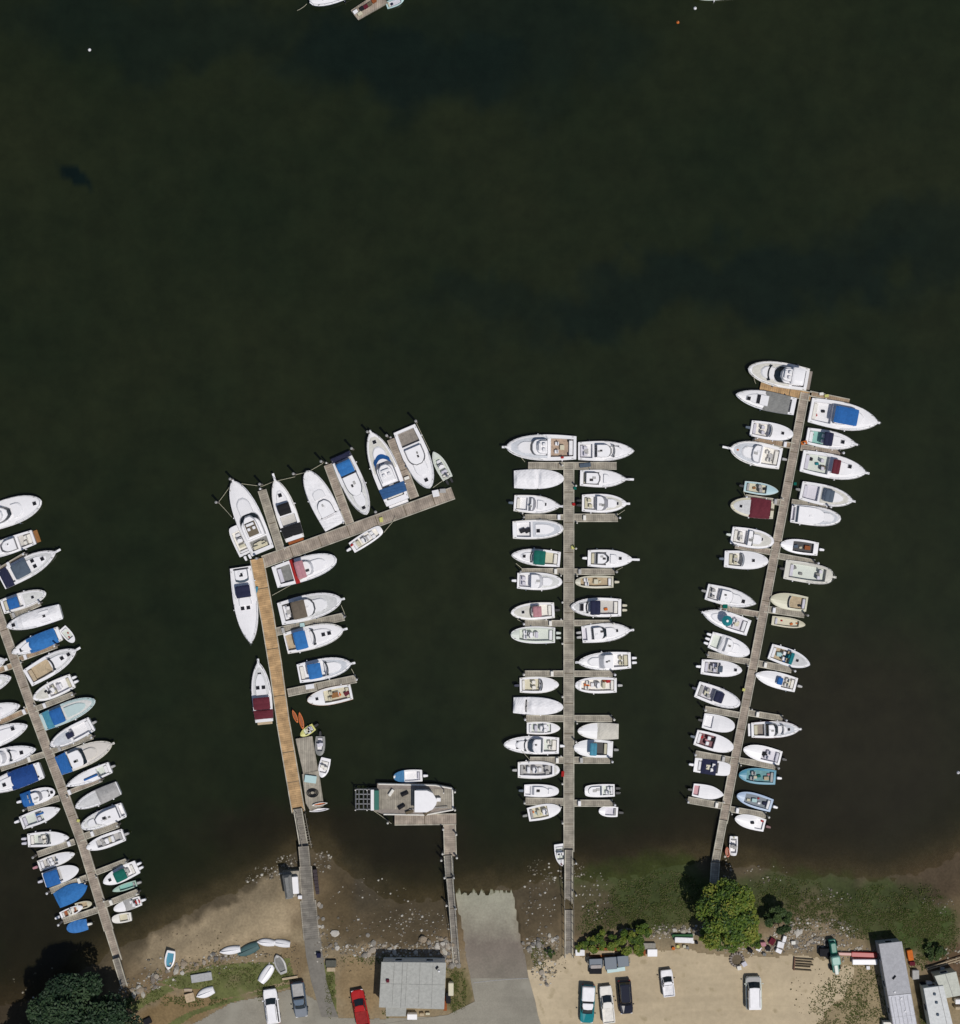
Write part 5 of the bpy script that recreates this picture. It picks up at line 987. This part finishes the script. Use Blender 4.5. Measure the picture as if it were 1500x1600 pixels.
for i in range(n):
    a = 2*math.pi*i/n; s.box(.85*math.cos(a)-.17, .85*math.cos(a)+.17, .85*math.sin(a)-.13, .85*math.sin(a)+.13, 0, .3, .05, rz=a)
s.build('stones', mat('taupe', 'matte'), r); m = MB(); m.tube((0,0,0), (0,0,.08), .75, 16); m.build('ash_bed', mat('brown', 'matte'), r)
gear('camp_chair', 1160, 1501, 7, 7, 1.5, 2.0, 'lav', 'white chair right of the fire ring', 'chair', rz=30); gear('camp_chair', 1152, 1507, 6, 6, 1.5, 2.0, 'warm', 'white chair below the fire ring', 'chair', rz=10)
r = tag(empty('timber_frame', P(1252, 1502, 1.52), R(-4)), 'brown timber frame lying on the dirt lot', 'rack')  # timber frame made of separate loose beams
for k, (x0, x1, y) in enumerate(((-1.2,1.3,.7),(-1.2,1.1,.35),(-1.0,1.3,0),(-1.2,.9,-.3),(-1.2,1.1,-.75))): m = MB(); m.box(x0, x1, y-.06, y+.06, 0, .28); m.build('beam', mat('brown', 'matte'), r)
m = MB(); m.box(-1.3, -1.15, -.85, .85, 0, .35); m.build('end_beam', mat((.18,.10,.07), 'matte'), r)
# boat lift: green machine with red and white boom
r = tag(empty('boat_crane', P(1298, 1487, 1.52), R(-82)), 'green crane vehicle standing at the foot of the red boom', 'crane')
m = MB(); m.box(-2.2, 2.2, -.45, .45, .3, 1.0, .1); m.build('chassis', mat((.05,.22,.17), 'gel'), r); m = MB(); m.box(-.2, 1.0, -.6, .6, 1.0, 2.1, .15); m.build('cab', mat((.22,.42,.36), 'gel'), r)
m = MB(); m.box(-1.9, -.5, -.4, .4, 1.0, 1.6, .12); m.build('engine_cover', mat((.03,.18,.13), 'gel'), r); m = MB(); m.box(1.1, 2.4, -.25, .25, .8, 1.3, .08); m.build('counterweight', mat('pale', 'gel'), r)
for x in (-1.5, .1, 1.6):
    for sg in (-1, 1): m = MB(); m.tube((x, sg*.4, .35), (x, sg*.7, .35), .36, 12); m.build('wheel', mat('black', 'matte'), r)
gear('generator', 1283, 1482, 14, 12, 1.52, 2.4, 'dark', 'black generator left of the green crane', 'generator')
r = tag(empty('crane_boom', P(1308, 1485, 1.6), R(-2)), 'long red boom with pale tip lying right of the green crane', 'boom')
m = MB(); m.box(1.5, 4.9, -.32, .32, 0, .5, .06); m.build('boom_section', mat('red', 'gel'), r); m = MB(); m.box(-.3, 1.6, -.2, .2, .05, .42, .05); m.build('boom_tip', mat((.5,.25,.22), 'gel'), r)
gear('white_tank', 1346, 1497, 38, 8, 1.5, 2.3, 'white', 'long white tank lying below the red boom', 'tank', kind='gel', ch=.2); gear('crate', 1352, 1507, 5, 5, 1.5, 1.9, 'white2', 'small white box below the long white tank', 'box')
for k, (x, y, w_, h_, c, lb) in enumerate(((1203,1466,8,10,'maroon','dark red drum in the scrap beside the dark green bush'),(1216,1471,10,9,'white2','white bin in the scrap below the dark green bush'),(1213,1480,9,6,'white','white sack at the lot edge below the dark bush'),(1197,1477,6,7,'dark','black tub in the scrap beside the light green tree'),(1182,1477,7,7,'white2','white tub at the lot edge beside the light green tree'),(1169,1480,7,5,'dark','dark tub at the lot edge under the light green tree'),(1191,1486,5,4,'grey','grey pail at the lot edge left of the white sack'),(1222,1462,5,9,'white','narrow white post in the scrap below the bush'),(1187,1470,12,6,'pink','pinkish board in the scrap by the light green tree'),(1236,1468,6,5,'warm','pale stone-coloured crate right of the scrap heap'))):
    gear('scrap_bin', x, y, w_, h_, 1.45, 1.95+.1*(k % 3), c, lb, 'scrap', rz=rnd.uniform(-30, 30), group='scrap along the top of the lot')
# boats and boards ashore
def ashore(x, y): return max(0, H(x, y))+.02
simple_craft('rowing_boat', (266,1510), (271,1481), 16, 'white', 'white rowing boat with blue inside on the beach', 'boat', ashore(268,1495), inner='sky', q=.8, tr=.8)
def upturned(bow, stern, beam, col, label, q=.8):
    a = P(*stern); b_ = P(*bow); d = b_-a; L = d.length; W = beam*S/2; mid = (a+b_)/2; zz = max(ashore((bow[0]+stern[0])/2, (bow[1]+stern[1])/2), 1.3)
    r = tag(empty('upturned_dinghy', (mid.x, mid.y, zz), math.atan2(d.y, d.x)), label, 'dinghy', 'dinghies stored on the shore')
    m = MB(); hw = lambda t: W*max(.05, wfun(t, .75, q))
    def fn(u, v):
        a_ = v*math.pi; return (-L/2+L*u, hw(u)*math.cos(a_), .05+(.5-.2*u)*math.sin(a_)**.6)
    m.grid(14, 10, fn); m.build('hull', mat(col, 'gel'), r, smooth=True)
    m = MB(); m.box(-L/2+.2, L/2-.3, -.03, .03, .42, .56); m.build('keel', mat(col, 'gel'), r)
    m = MB(); m.box(-L/2-.02, -L/2+.03, -W*.7, W*.7, .02, .42, .1); m.build('transom', mat(col, 'gel'), r)
    return r
upturned((346,1483), (378,1478), 13, 'white', 'white upturned dinghy at the left of the row on the bank'); upturned((374,1487), (406,1472), 17, (.07,.13,.13), 'dark green upturned dinghy between white ones on the bank', .6)
upturned((404,1467), (431,1469), 12, 'white', 'white upturned dinghy right of the dark green one'); upturned((430,1468), (455,1471), 12, 'white2', 'white square-ended board nearest the causeway on the bank', .25)
upturned((428,1503), (410,1529), 16, 'white', 'white upturned dinghy on the lawn beside a grey one', .3); simple_craft('rowing_boat', (434,1487), (446,1516), 17, 'ltgrey', 'grey rowing boat on the lawn beside the causeway', 'boat', 1.52, inner='grey', q=.7)
upturned((310,1552), (337,1541), 15, 'white', 'white rounded upturned dinghy lying on the lawn'); gear('pallet', 318, 1522, 32, 12, 1.52, 1.9, (.42,.42,.42), 'silver-grey trailer bed lying on the lawn', 'trailer bed', rz=9)
gear('crate', 300, 1553, 14, 13, 1.5, 1.95, (.55,.42,.28), 'tan tarpaulin box on the bare soil by the lawn', 'box', rz=15); gear('crate', 297, 1542, 12, 4, 1.5, 1.7, (.5,.4,.3), 'small tan board above the tarpaulin box', 'board')
gear('crate', 234, 1590, 12, 9, 1.5, 1.9, 'dark', 'dark fire pit beside the big dark tree', 'fire pit', rz=25); gear('crate', 455, 1523, 24, 3, 1.5, 1.8, 'tan', 'long tan log beside the pickup bed', 'log', rz=9)
gear('crate', 519, 1500, 16, 10, 1.5, 2.0, (.12,.12,.10), 'dark mesh-topped bin right of the causeway', 'bin'); gear('crate', 519, 1509, 13, 6, 1.5, 2.1, 'tan', 'tan cushion-topped box right of the causeway', 'box'); gear('bollard_box', 500, 1487, 6, 7, 1.55, 2.2, 'navy', 'dark blue box at the edge of the causeway', 'box')
# dark lobster pots beside the causeway
for i in range(7): gear('lobster_pot', 493.5+i*.7, 1358+i*5.6, 6, 5, .95, 1.5, (.07,.055,.06), 'dark mesh lobster pot in the line right of the causeway', 'lobster pot', rz=8, group='lobster pots beside the causeway')
# buoys
for x, y, c, lb in ((140,78,'white','white mooring buoy far offshore at the upper left'),(1059,35,'orange','orange mooring buoy below the top border'),(1086,13,'white','white mooring buoy by the top border boat'),(1497,1207,'white2','white mooring buoy at the right border')):
    r = tag(empty('mooring_buoy', P(x, y, 0)), lb, 'buoy', 'mooring buoys'); m = MB(); m.loft([[(a*math.cos(k*.7854), a*math.sin(k*.7854), z) for k in range(8)] for a, z in ((.07,-.25),(.18,-.12),(.23,.05),(.18,.18),(.06,.28))]); m.build('float', mat(c, 'gel'), r, smooth=True)
    m = MB(); m.tube((0,0,.3), (0,0,.55), .03, 5); m.build('pick_up_stick', mat('grey', 'metal'), r)
# floating dock and raft at the top border
for k, (x, y, c, lb, nm) in enumerate(((556,21,'white','white locker at the tip of the raft at the top border','locker'),(563,24,'cream','cream box near the tip of the top raft','box'),(572,13,'maroon','dark red crate on the raft at the top border','crate'),(578,9,'brown','brown crate on the raft at the top border','crate'),(566,16,'dark','dark tub on the raft at the top border','tub'),(585,4,'rust','rust crate on the raft beside the small blue boat','crate'))):
    gear('deck_locker', x, y, 7, 5, .52, 1.0, c, lb, nm, rz=32)
for k, (x, y, w_, h_, c, lb, nm) in enumerate(((895,855,5,5,'yellow','yellow box on the right edge of the upright pier','box'),(898,763,4,4,'green','green tub on the right edge of the upright pier','tub'),(914,727,17,6,'slate','blue-grey folded tarpaulin on the upright pier end','tarpaulin'),(896,788,4,4,'red','red fuel can on the right edge of the upright pier','fuel can'),(879,1208,4,8,'red','red mat on the left edge of the upright pier','mat'),
    (1241,756,4,4,'green','green tub beside the furthest-right pier','tub'),(1255,692,9,5,'orange','orange crate where the first right finger joins the furthest-right pier','crate'),(1161,1077,4,4,'yellow','yellow crate on the furthest-right pier','crate'),(1290,619,6,4,'yellow','yellow crate on the tan end dock, furthest-right pier','crate'),(1282,616,6,4,'warm','pale crate on the tan end dock, furthest-right pier','crate'),
    (124,1281,4,4,'yellow','yellow tub on the furthest-left pier','tub'),(596,812,5,7,'yellow','yellow-brown box on the slanting end dock','box'),(681,771,10,10,'white2','white chest at the outer end of the slanting dock','chest'),(692,767,9,6,'ltgrey','grey chest at the outer end of the slanting dock','chest'),(473,976,7,6,'cyan','pale blue tub on the finger right of the wooden pier','tub'),(485,1072,13,7,'white2','pale mat on the lower finger right of the wooden pier','mat'),(402,921,3,9,'sky','blue hose roll on the left edge of the wooden pier','hose'),(1132,967-20,7,6,'green','dark green tub on the finger beside the teal umbrella boat','tub'))):
    gear('dock_gear', x, y, w_, h_, .49, .78, c, lb, nm, rz=rnd.uniform(-15, 15))
float_dock([(549,18),(585,-6),(598,-4),(606,6),(560,32)], .5, PK_TAUPE, 'small brown raft beside the boat at the top border')
# ---------------------------------------------------------------- mooring lines
def line(a, b_, label, za=.6, zb=1.2, r=.03):
    p = P(*a, za); q = P(*b_, zb); m = MB(); pts = []
    for i in range(9): t = i/8; v = p.lerp(q, t); v.z -= 1.2*t*(1-t); pts.append(v)
    m.path(pts, r, 4); tag(m.build('mooring_line', mat('cream', 'matte')), label, 'rope', 'mooring lines')
ML = 'thin pale rope between a moored boat and its piling'
for a, b_ in (((342,785),(364,808)),((342,785),(364,756)),((410,760),(371,755)),((410,760),(430,752)),((462,745),(432,752)),((462,742),(480,738)),((505,724),(482,738)),((651,662),(672,705)),((700,745),(677,762)),((612,1286),(585,1265)),
    ((818,805),(806,797)),((820,722),(812,712)),((960,808),(975,797)),((960,893),(972,886)),((820,892),(806,880)),((820,974),(808,967)),((950,972),(955,960)),((828,1187),(815,1172)),((1180,600),(1176,590)),((1165,777),(1160,768)),((1178,686),(1165,700)),((600,832),(620,808)),((426,930),(480,900)),((540,962),(534,945)),((557,1060),(550,1044)),
    ((480,8),(466,20))): line(a, b_, ML)
# ---------------------------------------------------------------- rocks
rock_me = []
for k in range(7):
    rr = random.Random(k+40); m = MB(); n = 8; rings = []
    for a, z in ((.55,-.3),(.95,0),(.9,.3),(.5,.55)): rings.append([(a*math.cos(2*math.pi*i/n)*rr.uniform(.72,1.15), a*math.sin(2*math.pi*i/n)*rr.uniform(.72,1.15), z*rr.uniform(.8,1.2)) for i in range(n)])
    m.loft(rings); o = m.build('rock', mat([(.38,.33,.27), (.27,.25,.22), (.44,.41,.35), (.22,.19,.16), (.5,.47,.42), (.33,.27,.2), (.17,.16,.15)][k], 'matte')); rock_me.append(o)
first = [True]*7; ROCKS = []
def rock(x, y, sz, label, group, dz=0):
    k = rnd.randrange(7)
    if first[k]: o = rock_me[k]; first[k] = False
    else: o = rock_me[k].copy(); COL.objects.link(o)
    o.location = P(x, y, H(x, y)+sz*S*.12+dz); s = sz*S/2; o.scale = (s*rnd.uniform(.8, 1.3), s*rnd.uniform(.7, 1.1), s*rnd.uniform(.6, 1)); o.rotation_euler = (0, 0, rnd.random()*6.28)
    tag(o, label, 'rock', group)
def band(pts, n, spread, s0, s1, label, group):
    for _ in range(n):
        k = rnd.random()*(len(pts)-1); i = int(k); f = k-i; x = pts[i][0]*(1-f)+pts[i+1][0]*f; y = pts[i][1]*(1-f)+pts[i+1][1]*f
        rock(x+rnd.gauss(0, spread), y+rnd.gauss(0, spread*.8), rnd.uniform(s0, s1)*rnd.uniform(.7, 1.2), label, group)
band([(205,1548),(240,1530),(285,1508),(330,1495),(360,1490)], 46, 5, 5, 12, 'pale rock in the line between beach and lawn', 'rocks along the beach edge')
band([(520,1478),(580,1478),(640,1480),(690,1478),(700,1465)], 52, 6, 5, 11, 'grey-tan rock in the wall above the grey-roofed building', 'rocks above the building')
band([(690,1455),(700,1480),(700,1500),(725,1505)], 26, 6, 5, 10, 'tan rock heaped at the foot of the narrow grey gangway', 'rocks at the gangway foot')
band([(820,1472),(850,1470),(870,1462)], 16, 5, 5, 10, 'pale rock between boat ramp and upright pier', 'rocks right of the ramp')
band([(845,1490),(850,1520),(848,1536)], 9, 4, 5, 9, 'pale rock at the lot edge right of the ramp', 'rocks at the lot corner')
band([(1020,1455),(1060,1448),(1090,1452)], 24, 4, 4, 8, 'pale rock above the long white table', 'rocks above the table')
band([(1235,1450),(1250,1465),(1280,1468),(1310,1478),(1360,1478)], 38, 8, 4, 8, 'pinkish pale rock in the rubble above the lot', 'rubble above the lot')
band([(500,1405),(503,1440),(510,1460)], 12, 3, 4, 8, 'brown rock at the right foot of the causeway', 'rocks beside the causeway')
rock(525, 1454, 13, 'largest tan boulder right of the causeway', None); rock(661, 1464, 14, 'largest tan boulder left of the narrow gangway', None); rock(576, 1457, 7, 'lone pale boulder on the mud between causeway and gangway', None)
# small stones: nobody could count them
def stones(name, spots, mats_, smin, smax, label):
    m = MB(); rr = random.Random(len(spots)); 
    for (cx, cy, rx, ry, n) in spots:
        for _ in range(n):
            a = rr.random()*6.28; q = math.sqrt(rr.random()); x = cx+rx*q*math.cos(a); y = cy+ry*q*math.sin(a); s_ = rr.uniform(smin, smax)*rr.choice((.6, .8, 1, 1, 1.4))
            p = P(x, y, H(x, y)); m.cur = rr.randrange(len(mats_)); ph = rr.random()*6; up_ = s_*.5
            r0 = [(p.x+s_*math.cos(ph+i*1.2566)*rr.uniform(.7, 1.2), p.y+s_*math.sin(ph+i*1.2566)*rr.uniform(.6, 1.1), p.z-.03) for i in range(5)]
            r1 = [(p.x+(a_[0]-p.x)*.6, p.y+(a_[1]-p.y)*.6, p.z+up_) for a_ in r0]; m.loft([r0, r1], bot=False)
    return tag(m.build(name, None, mats=mats_), label, name.replace('_', ' '), kind='stuff')
SM = [mat((.36,.32,.25), 'matte'), mat((.26,.23,.19), 'matte'), mat((.52,.49,.43), 'matte'), mat((.16,.14,.11), 'matte')]
stones('shingle', [(425,1362,36,12,90),(448,1345,16,10,50),(505,1345,14,18,50),(395,1375,12,8,20),(580,1410,70,40,46),(660,1440,45,22,90),(620,1480,100,13,420),(600,1455,90,25,50),(690,1490,25,30,160),(845,1358,22,14,40),(868,1370,16,12,24),(905,1358,18,12,36),(840,1410,30,40,60),(845,1472,28,18,170),
    (850,1510,20,28,90),(930,1400,25,40,60),(1040,1452,75,12,230),(1270,1455,70,26,420),(1240,1470,60,16,220),(1330,1488,55,12,140),(1300,1400,30,14,30),(1460,1410,25,14,26),(1200,1365,40,14,20),(300,1505,80,16,60),(240,1530,40,14,110),(350,1490,30,8,70),(400,1492,50,10,50),(1130,1360,14,24,30),(1485,1490,30,14,60),(60,1540,60,40,26),(505,1480,12,24,70),(1175,1478,60,10,140),(196,1540,8,16,30)], SM, .07, .20, 'small pale stones scattered along the shore')
SD = [mat((.13,.10,.07), 'matte'), mat((.20,.16,.11), 'matte'), mat((.09,.08,.04), 'matte')]
stones('seaweed_litter', [(1265,1545,34,40,70),(1320,1560,50,45,160),(320,1462,90,12,30),(330,1480,20,8,20),(560,1500,60,14,80),(680,1515,20,8,20),(1390,1440,90,30,60),(460,1500,16,30,90),(440,1505,20,20,20),(300,1500,40,12,60),(400,1488,60,6,60),(1480,1510,30,14,60),(1445,1585,10,40,30),(860,1500,24,26,70),(600,1445,90,25,80)], SD, .05, .13, 'dark dried weed and leaf litter on sand and soil')
# ---------------------------------------------------------------- grass and low plants
def blades(name, spots, cols, h0, h1, wd, label, seed=3):
    m = MB(); rr = random.Random(seed); ms_ = [mat(c, 'matte') for c in cols]
    for (cx, cy, rx, ry, n, zmax) in spots:
        for _ in range(n):
            a = rr.random()*6.28; q = rr.random()**.62; x = cx+rx*q*math.cos(a); y = cy+ry*q*math.sin(a)
            if fbm(x/9, y/9)+rr.gauss(0, .06) < .44 or inpoly(np.array([x]), np.array([y]), [(880,1300),(896,1300),(896,1495),(880,1495)])[0]: continue
            z = H(x, y)
            if z < .02: continue
            p = P(x, y, z); h = rr.uniform(h0, h1); an = rr.random()*6.28; lx, ly = math.cos(an)*h*.7, math.sin(an)*h*.7; wx, wy = -math.sin(an)*wd, math.cos(an)*wd
            m.cur = rr.randrange(len(ms_)); m.add([(p.x-wx, p.y-wy, z), (p.x+wx, p.y+wy, z), (p.x+lx+wx*.8, p.y+ly+wy*.8, z+h*.6), (p.x+lx*1.6, p.y+ly*1.6, z+h*.75), (p.x+lx-wx*.8, p.y+ly-wy*.8, z+h*.6)], [(0,1,2,3,4)])
    return tag(m.build(name, None, mats=ms_), label, name.replace('_', ' '), kind='stuff')
G1 = [(.074,.100,.024), (.054,.078,.018), (.100,.118,.034), (.16,.145,.070)]
blades('marsh_grass', [(1030,1402,80,42,6500,0),(975,1425,70,26,2900,0),(1230,1400,60,38,3600,0),(1270,1420,60,30,1900,0),(1385,1425,105,42,8200,0),(1450,1458,46,38,3000,0),(930,1445,30,14,500,0),(1440,1420,40,40,1500,0)], G1, .08, .22, .045, 'dark green marsh grass on the flats left and right of the light green tree')
blades('weedy_grass', [(1335,1560,55,60,2600,0),(1300,1565,40,40,900,0),(715,1545,14,38,1300,0),(842,1488,12,26,420,0),(350,1520,110,22,1500,0),(420,1520,40,18,600,0),(235,1550,30,16,420,0),(300,1560,60,8,600,0),(1440,1590,8,50,500,0),(1430,1500,16,16,300,0),(690,1512,40,6,250,0),(517,1540,7,45,900,0),(590,1495,60,8,300,0),(604,1580,6,8,90,0),(410,1540,6,20,200,0)],
    [(.10,.125,.03), (.13,.145,.045), (.17,.155,.07), (.075,.10,.025)], .08, .22, .05, 'patchy green weeds and lawn grass on the shore', seed=9)
# ---------------------------------------------------------------- trees and bushes
def leafy(parent, clumps, n, cols, ls, seed, name='crown'):
    """leaf sized faces in clumps through the crown's volume"""
    m = MB(); rr = random.Random(seed); ms_ = []
    for c in cols:
        mm = bpy.data.materials.new('leaves'); mm.use_nodes = True; b = mm.node_tree.nodes['Principled BSDF']; b.inputs['Base Color'].default_value = (*c, 1); b.inputs['Roughness'].default_value = .6; b.inputs['Specular IOR Level'].default_value = .3; ms_.append(mm)
    V = []; F = []; MI = []
    tot = sum(c[3]**2 for c in clumps)
    for (cx, cy, cz, cr) in clumps:
        k = int(n*cr*cr/tot); base = rr.random()
        for _ in range(k):
            a = rr.random()*6.283; zt = rr.uniform(-.55, 1); rad = cr*(rr.random()**.33); q = math.sqrt(max(0, 1-zt*zt)); x = cx+rad*q*math.cos(a); y = cy+rad*q*math.sin(a); z = cz+rad*zt*.8
            s_ = ls*rr.uniform(.6, 1.3); nx = Vector((rr.gauss(0, .55), rr.gauss(0, .55), 1)).normalized(); t1 = nx.orthogonal().normalized(); t1 = Matrix.Rotation(rr.random()*6.28, 3, nx) @ t1; t2 = nx.cross(t1); p = Vector((x, y, z)); i = len(V)
            V += [tuple(p-t1*s_), tuple(p+t2*s_*.45), tuple(p+t1*s_), tuple(p-t2*s_*.45)]; F.append((i, i+1, i+2, i+3)); MI.append(min(len(ms_)-1, int((base*.6+rr.random()*.4)*len(ms_))))
    m.v = V; m.f = F; m.mi = MI; return m.build(name, None, parent, mats=ms_)
def tree(x, y, rad, ht, n, cols, label, seed, ls=.28, squash=.75, nc=34, name='tree', gz_=1.4, cat='tree'):
    r = tag(empty(name, P(x, y, gz_)), label, cat); rr = random.Random(seed); cl = []
    m = MB(); m.tube((0, 0, -.4), (.1, .1, ht*.45), rad*.055+.05, 9, rad*.035+.03)
    for k in range(7):
        a = k*.9+rr.random(); e = Vector((math.cos(a)*rad*.55, math.sin(a)*rad*.55, ht*rr.uniform(.55, .8))); md = Vector((e.x*.4, e.y*.4, ht*.5)); m.tube((.08, .08, ht*.4), md, rad*.03+.03, 6, rad*.02+.02); m.tube(md, e, rad*.02+.02, 5, .02)
    m.build('trunk', mat('brown', 'matte'), r)
    for k in range(nc):
        a = rr.random()*6.283; q = math.sqrt(rr.random())*.86; edge = rr.uniform(.85, 1.0); cr = rad*rr.uniform(.17, .30)*(1.15-.35*q)
        cl.append((math.cos(a)*q*rad*edge, math.sin(a)*q*rad*edge, ht*(.55+.42*(1-q**2)*rr.uniform(.7, 1))*squash/.75*.92, cr))
    for k in range(int(nc*.35)): a = rr.random()*6.283; q = rr.uniform(.1, .75); cl.append((math.cos(a)*q*rad, math.sin(a)*q*rad, ht*.5, rad*.26))
    leafy(r, cl, n, cols, ls, seed); return r
DG = [(.012,.028,.014), (.018,.040,.018), (.026,.052,.022), (.036,.066,.028), (.048,.080,.034)]
LG = [(.026,.052,.008), (.055,.10,.012), (.095,.145,.016), (.145,.180,.022), (.20,.205,.035)]
LG2 = [(.018,.040,.010), (.050,.095,.014), (.095,.150,.018), (.150,.190,.024), (.215,.215,.035)]
MG = [(.020,.040,.012), (.035,.062,.016), (.055,.090,.022), (.075,.110,.030)]
tree(144, 1586, 7.6, 9.2, 36000, DG, 'big dark green tree at the lower left beside the furthest-left pier', 3, ls=.26, nc=60)
tree(70, 1640, 5.5, 8.0, 9000, DG, 'dark green tree at the bottom border below the big dark tree', 13, ls=.26, nc=30)
tree(1128, 1417, 4.95, 7.0, 17000, LG2, 'light yellowish green tree at the foot of the furthest-right pier', 27, ls=.22, nc=52)
tree(1210, 1430, 2.1, 3.6, 3600, MG, 'smaller dark green bush right of the light green tree', 6, ls=.17, nc=16, name='bush', cat='bush')
tree(983, 1463, 2.0, 2.6, 3600, LG, 'bright green bush above the dumpsters', 8, ls=.16, nc=16, name='bush', cat='bush')
tree(955, 1470, 1.4, 1.8, 1800, LG, 'low green bush left of the bright green bush', 9, ls=.14, nc=10, name='bush', cat='bush')
tree(922, 1470, 1.5, 1.6, 1800, LG, 'low green bush at the shore end of the upright pier', 10, ls=.14, nc=11, name='bush', cat='bush')
tree(996, 1478, 1.1, 1.6, 1200, LG, 'small bright bush right of the dumpsters', 11, ls=.13, nc=8, name='bush', cat='bush')
tree(205, 1560, 1.0, 1.4, 900, MG, 'small green shrub beside the big dark tree', 12, ls=.13, nc=8, name='bush', cat='bush')
tree(1172, 1462, 1.5, 2.2, 1800, LG, 'olive bush under the right edge of the light green tree', 14, ls=.15, nc=10, name='bush', cat='bush')
tree(1105, 1460, 1.7, 2.4, 2000, LG, 'yellow green bush at the lower left of the light green tree', 15, ls=.15, nc=12, name='bush', cat='bush')
tree(938, 1462, 1.5, 1.7, 1800, LG, 'bright low bush between the two low green bushes', 21, ls=.14, nc=10, name='bush', cat='bush')
tree(906, 1473, .9, 1.2, 900, LG, 'small bright bush touching the upright pier shore end', 22, ls=.13, nc=7, name='bush', cat='bush')
tree(1000, 1452, 1.5, 2.0, 1700, LG, 'bright green bush at the upper right of the bush row', 23, ls=.15, nc=10, name='bush', cat='bush')
tree(1455, 1480, 1.6, 1.6, 1500, MG, 'low green bush between the long trailer and the timber fence', 24, ls=.13, nc=10, name='bush', cat='bush')
tree(858, 1483, .8, .9, 500, MG, 'small green plant among rocks left of the upright pier foot', 16, ls=.11, nc=6, name='bush', cat='bush')
dup = {}
for t in LABELS: dup[t] = dup.get(t, 0)+1
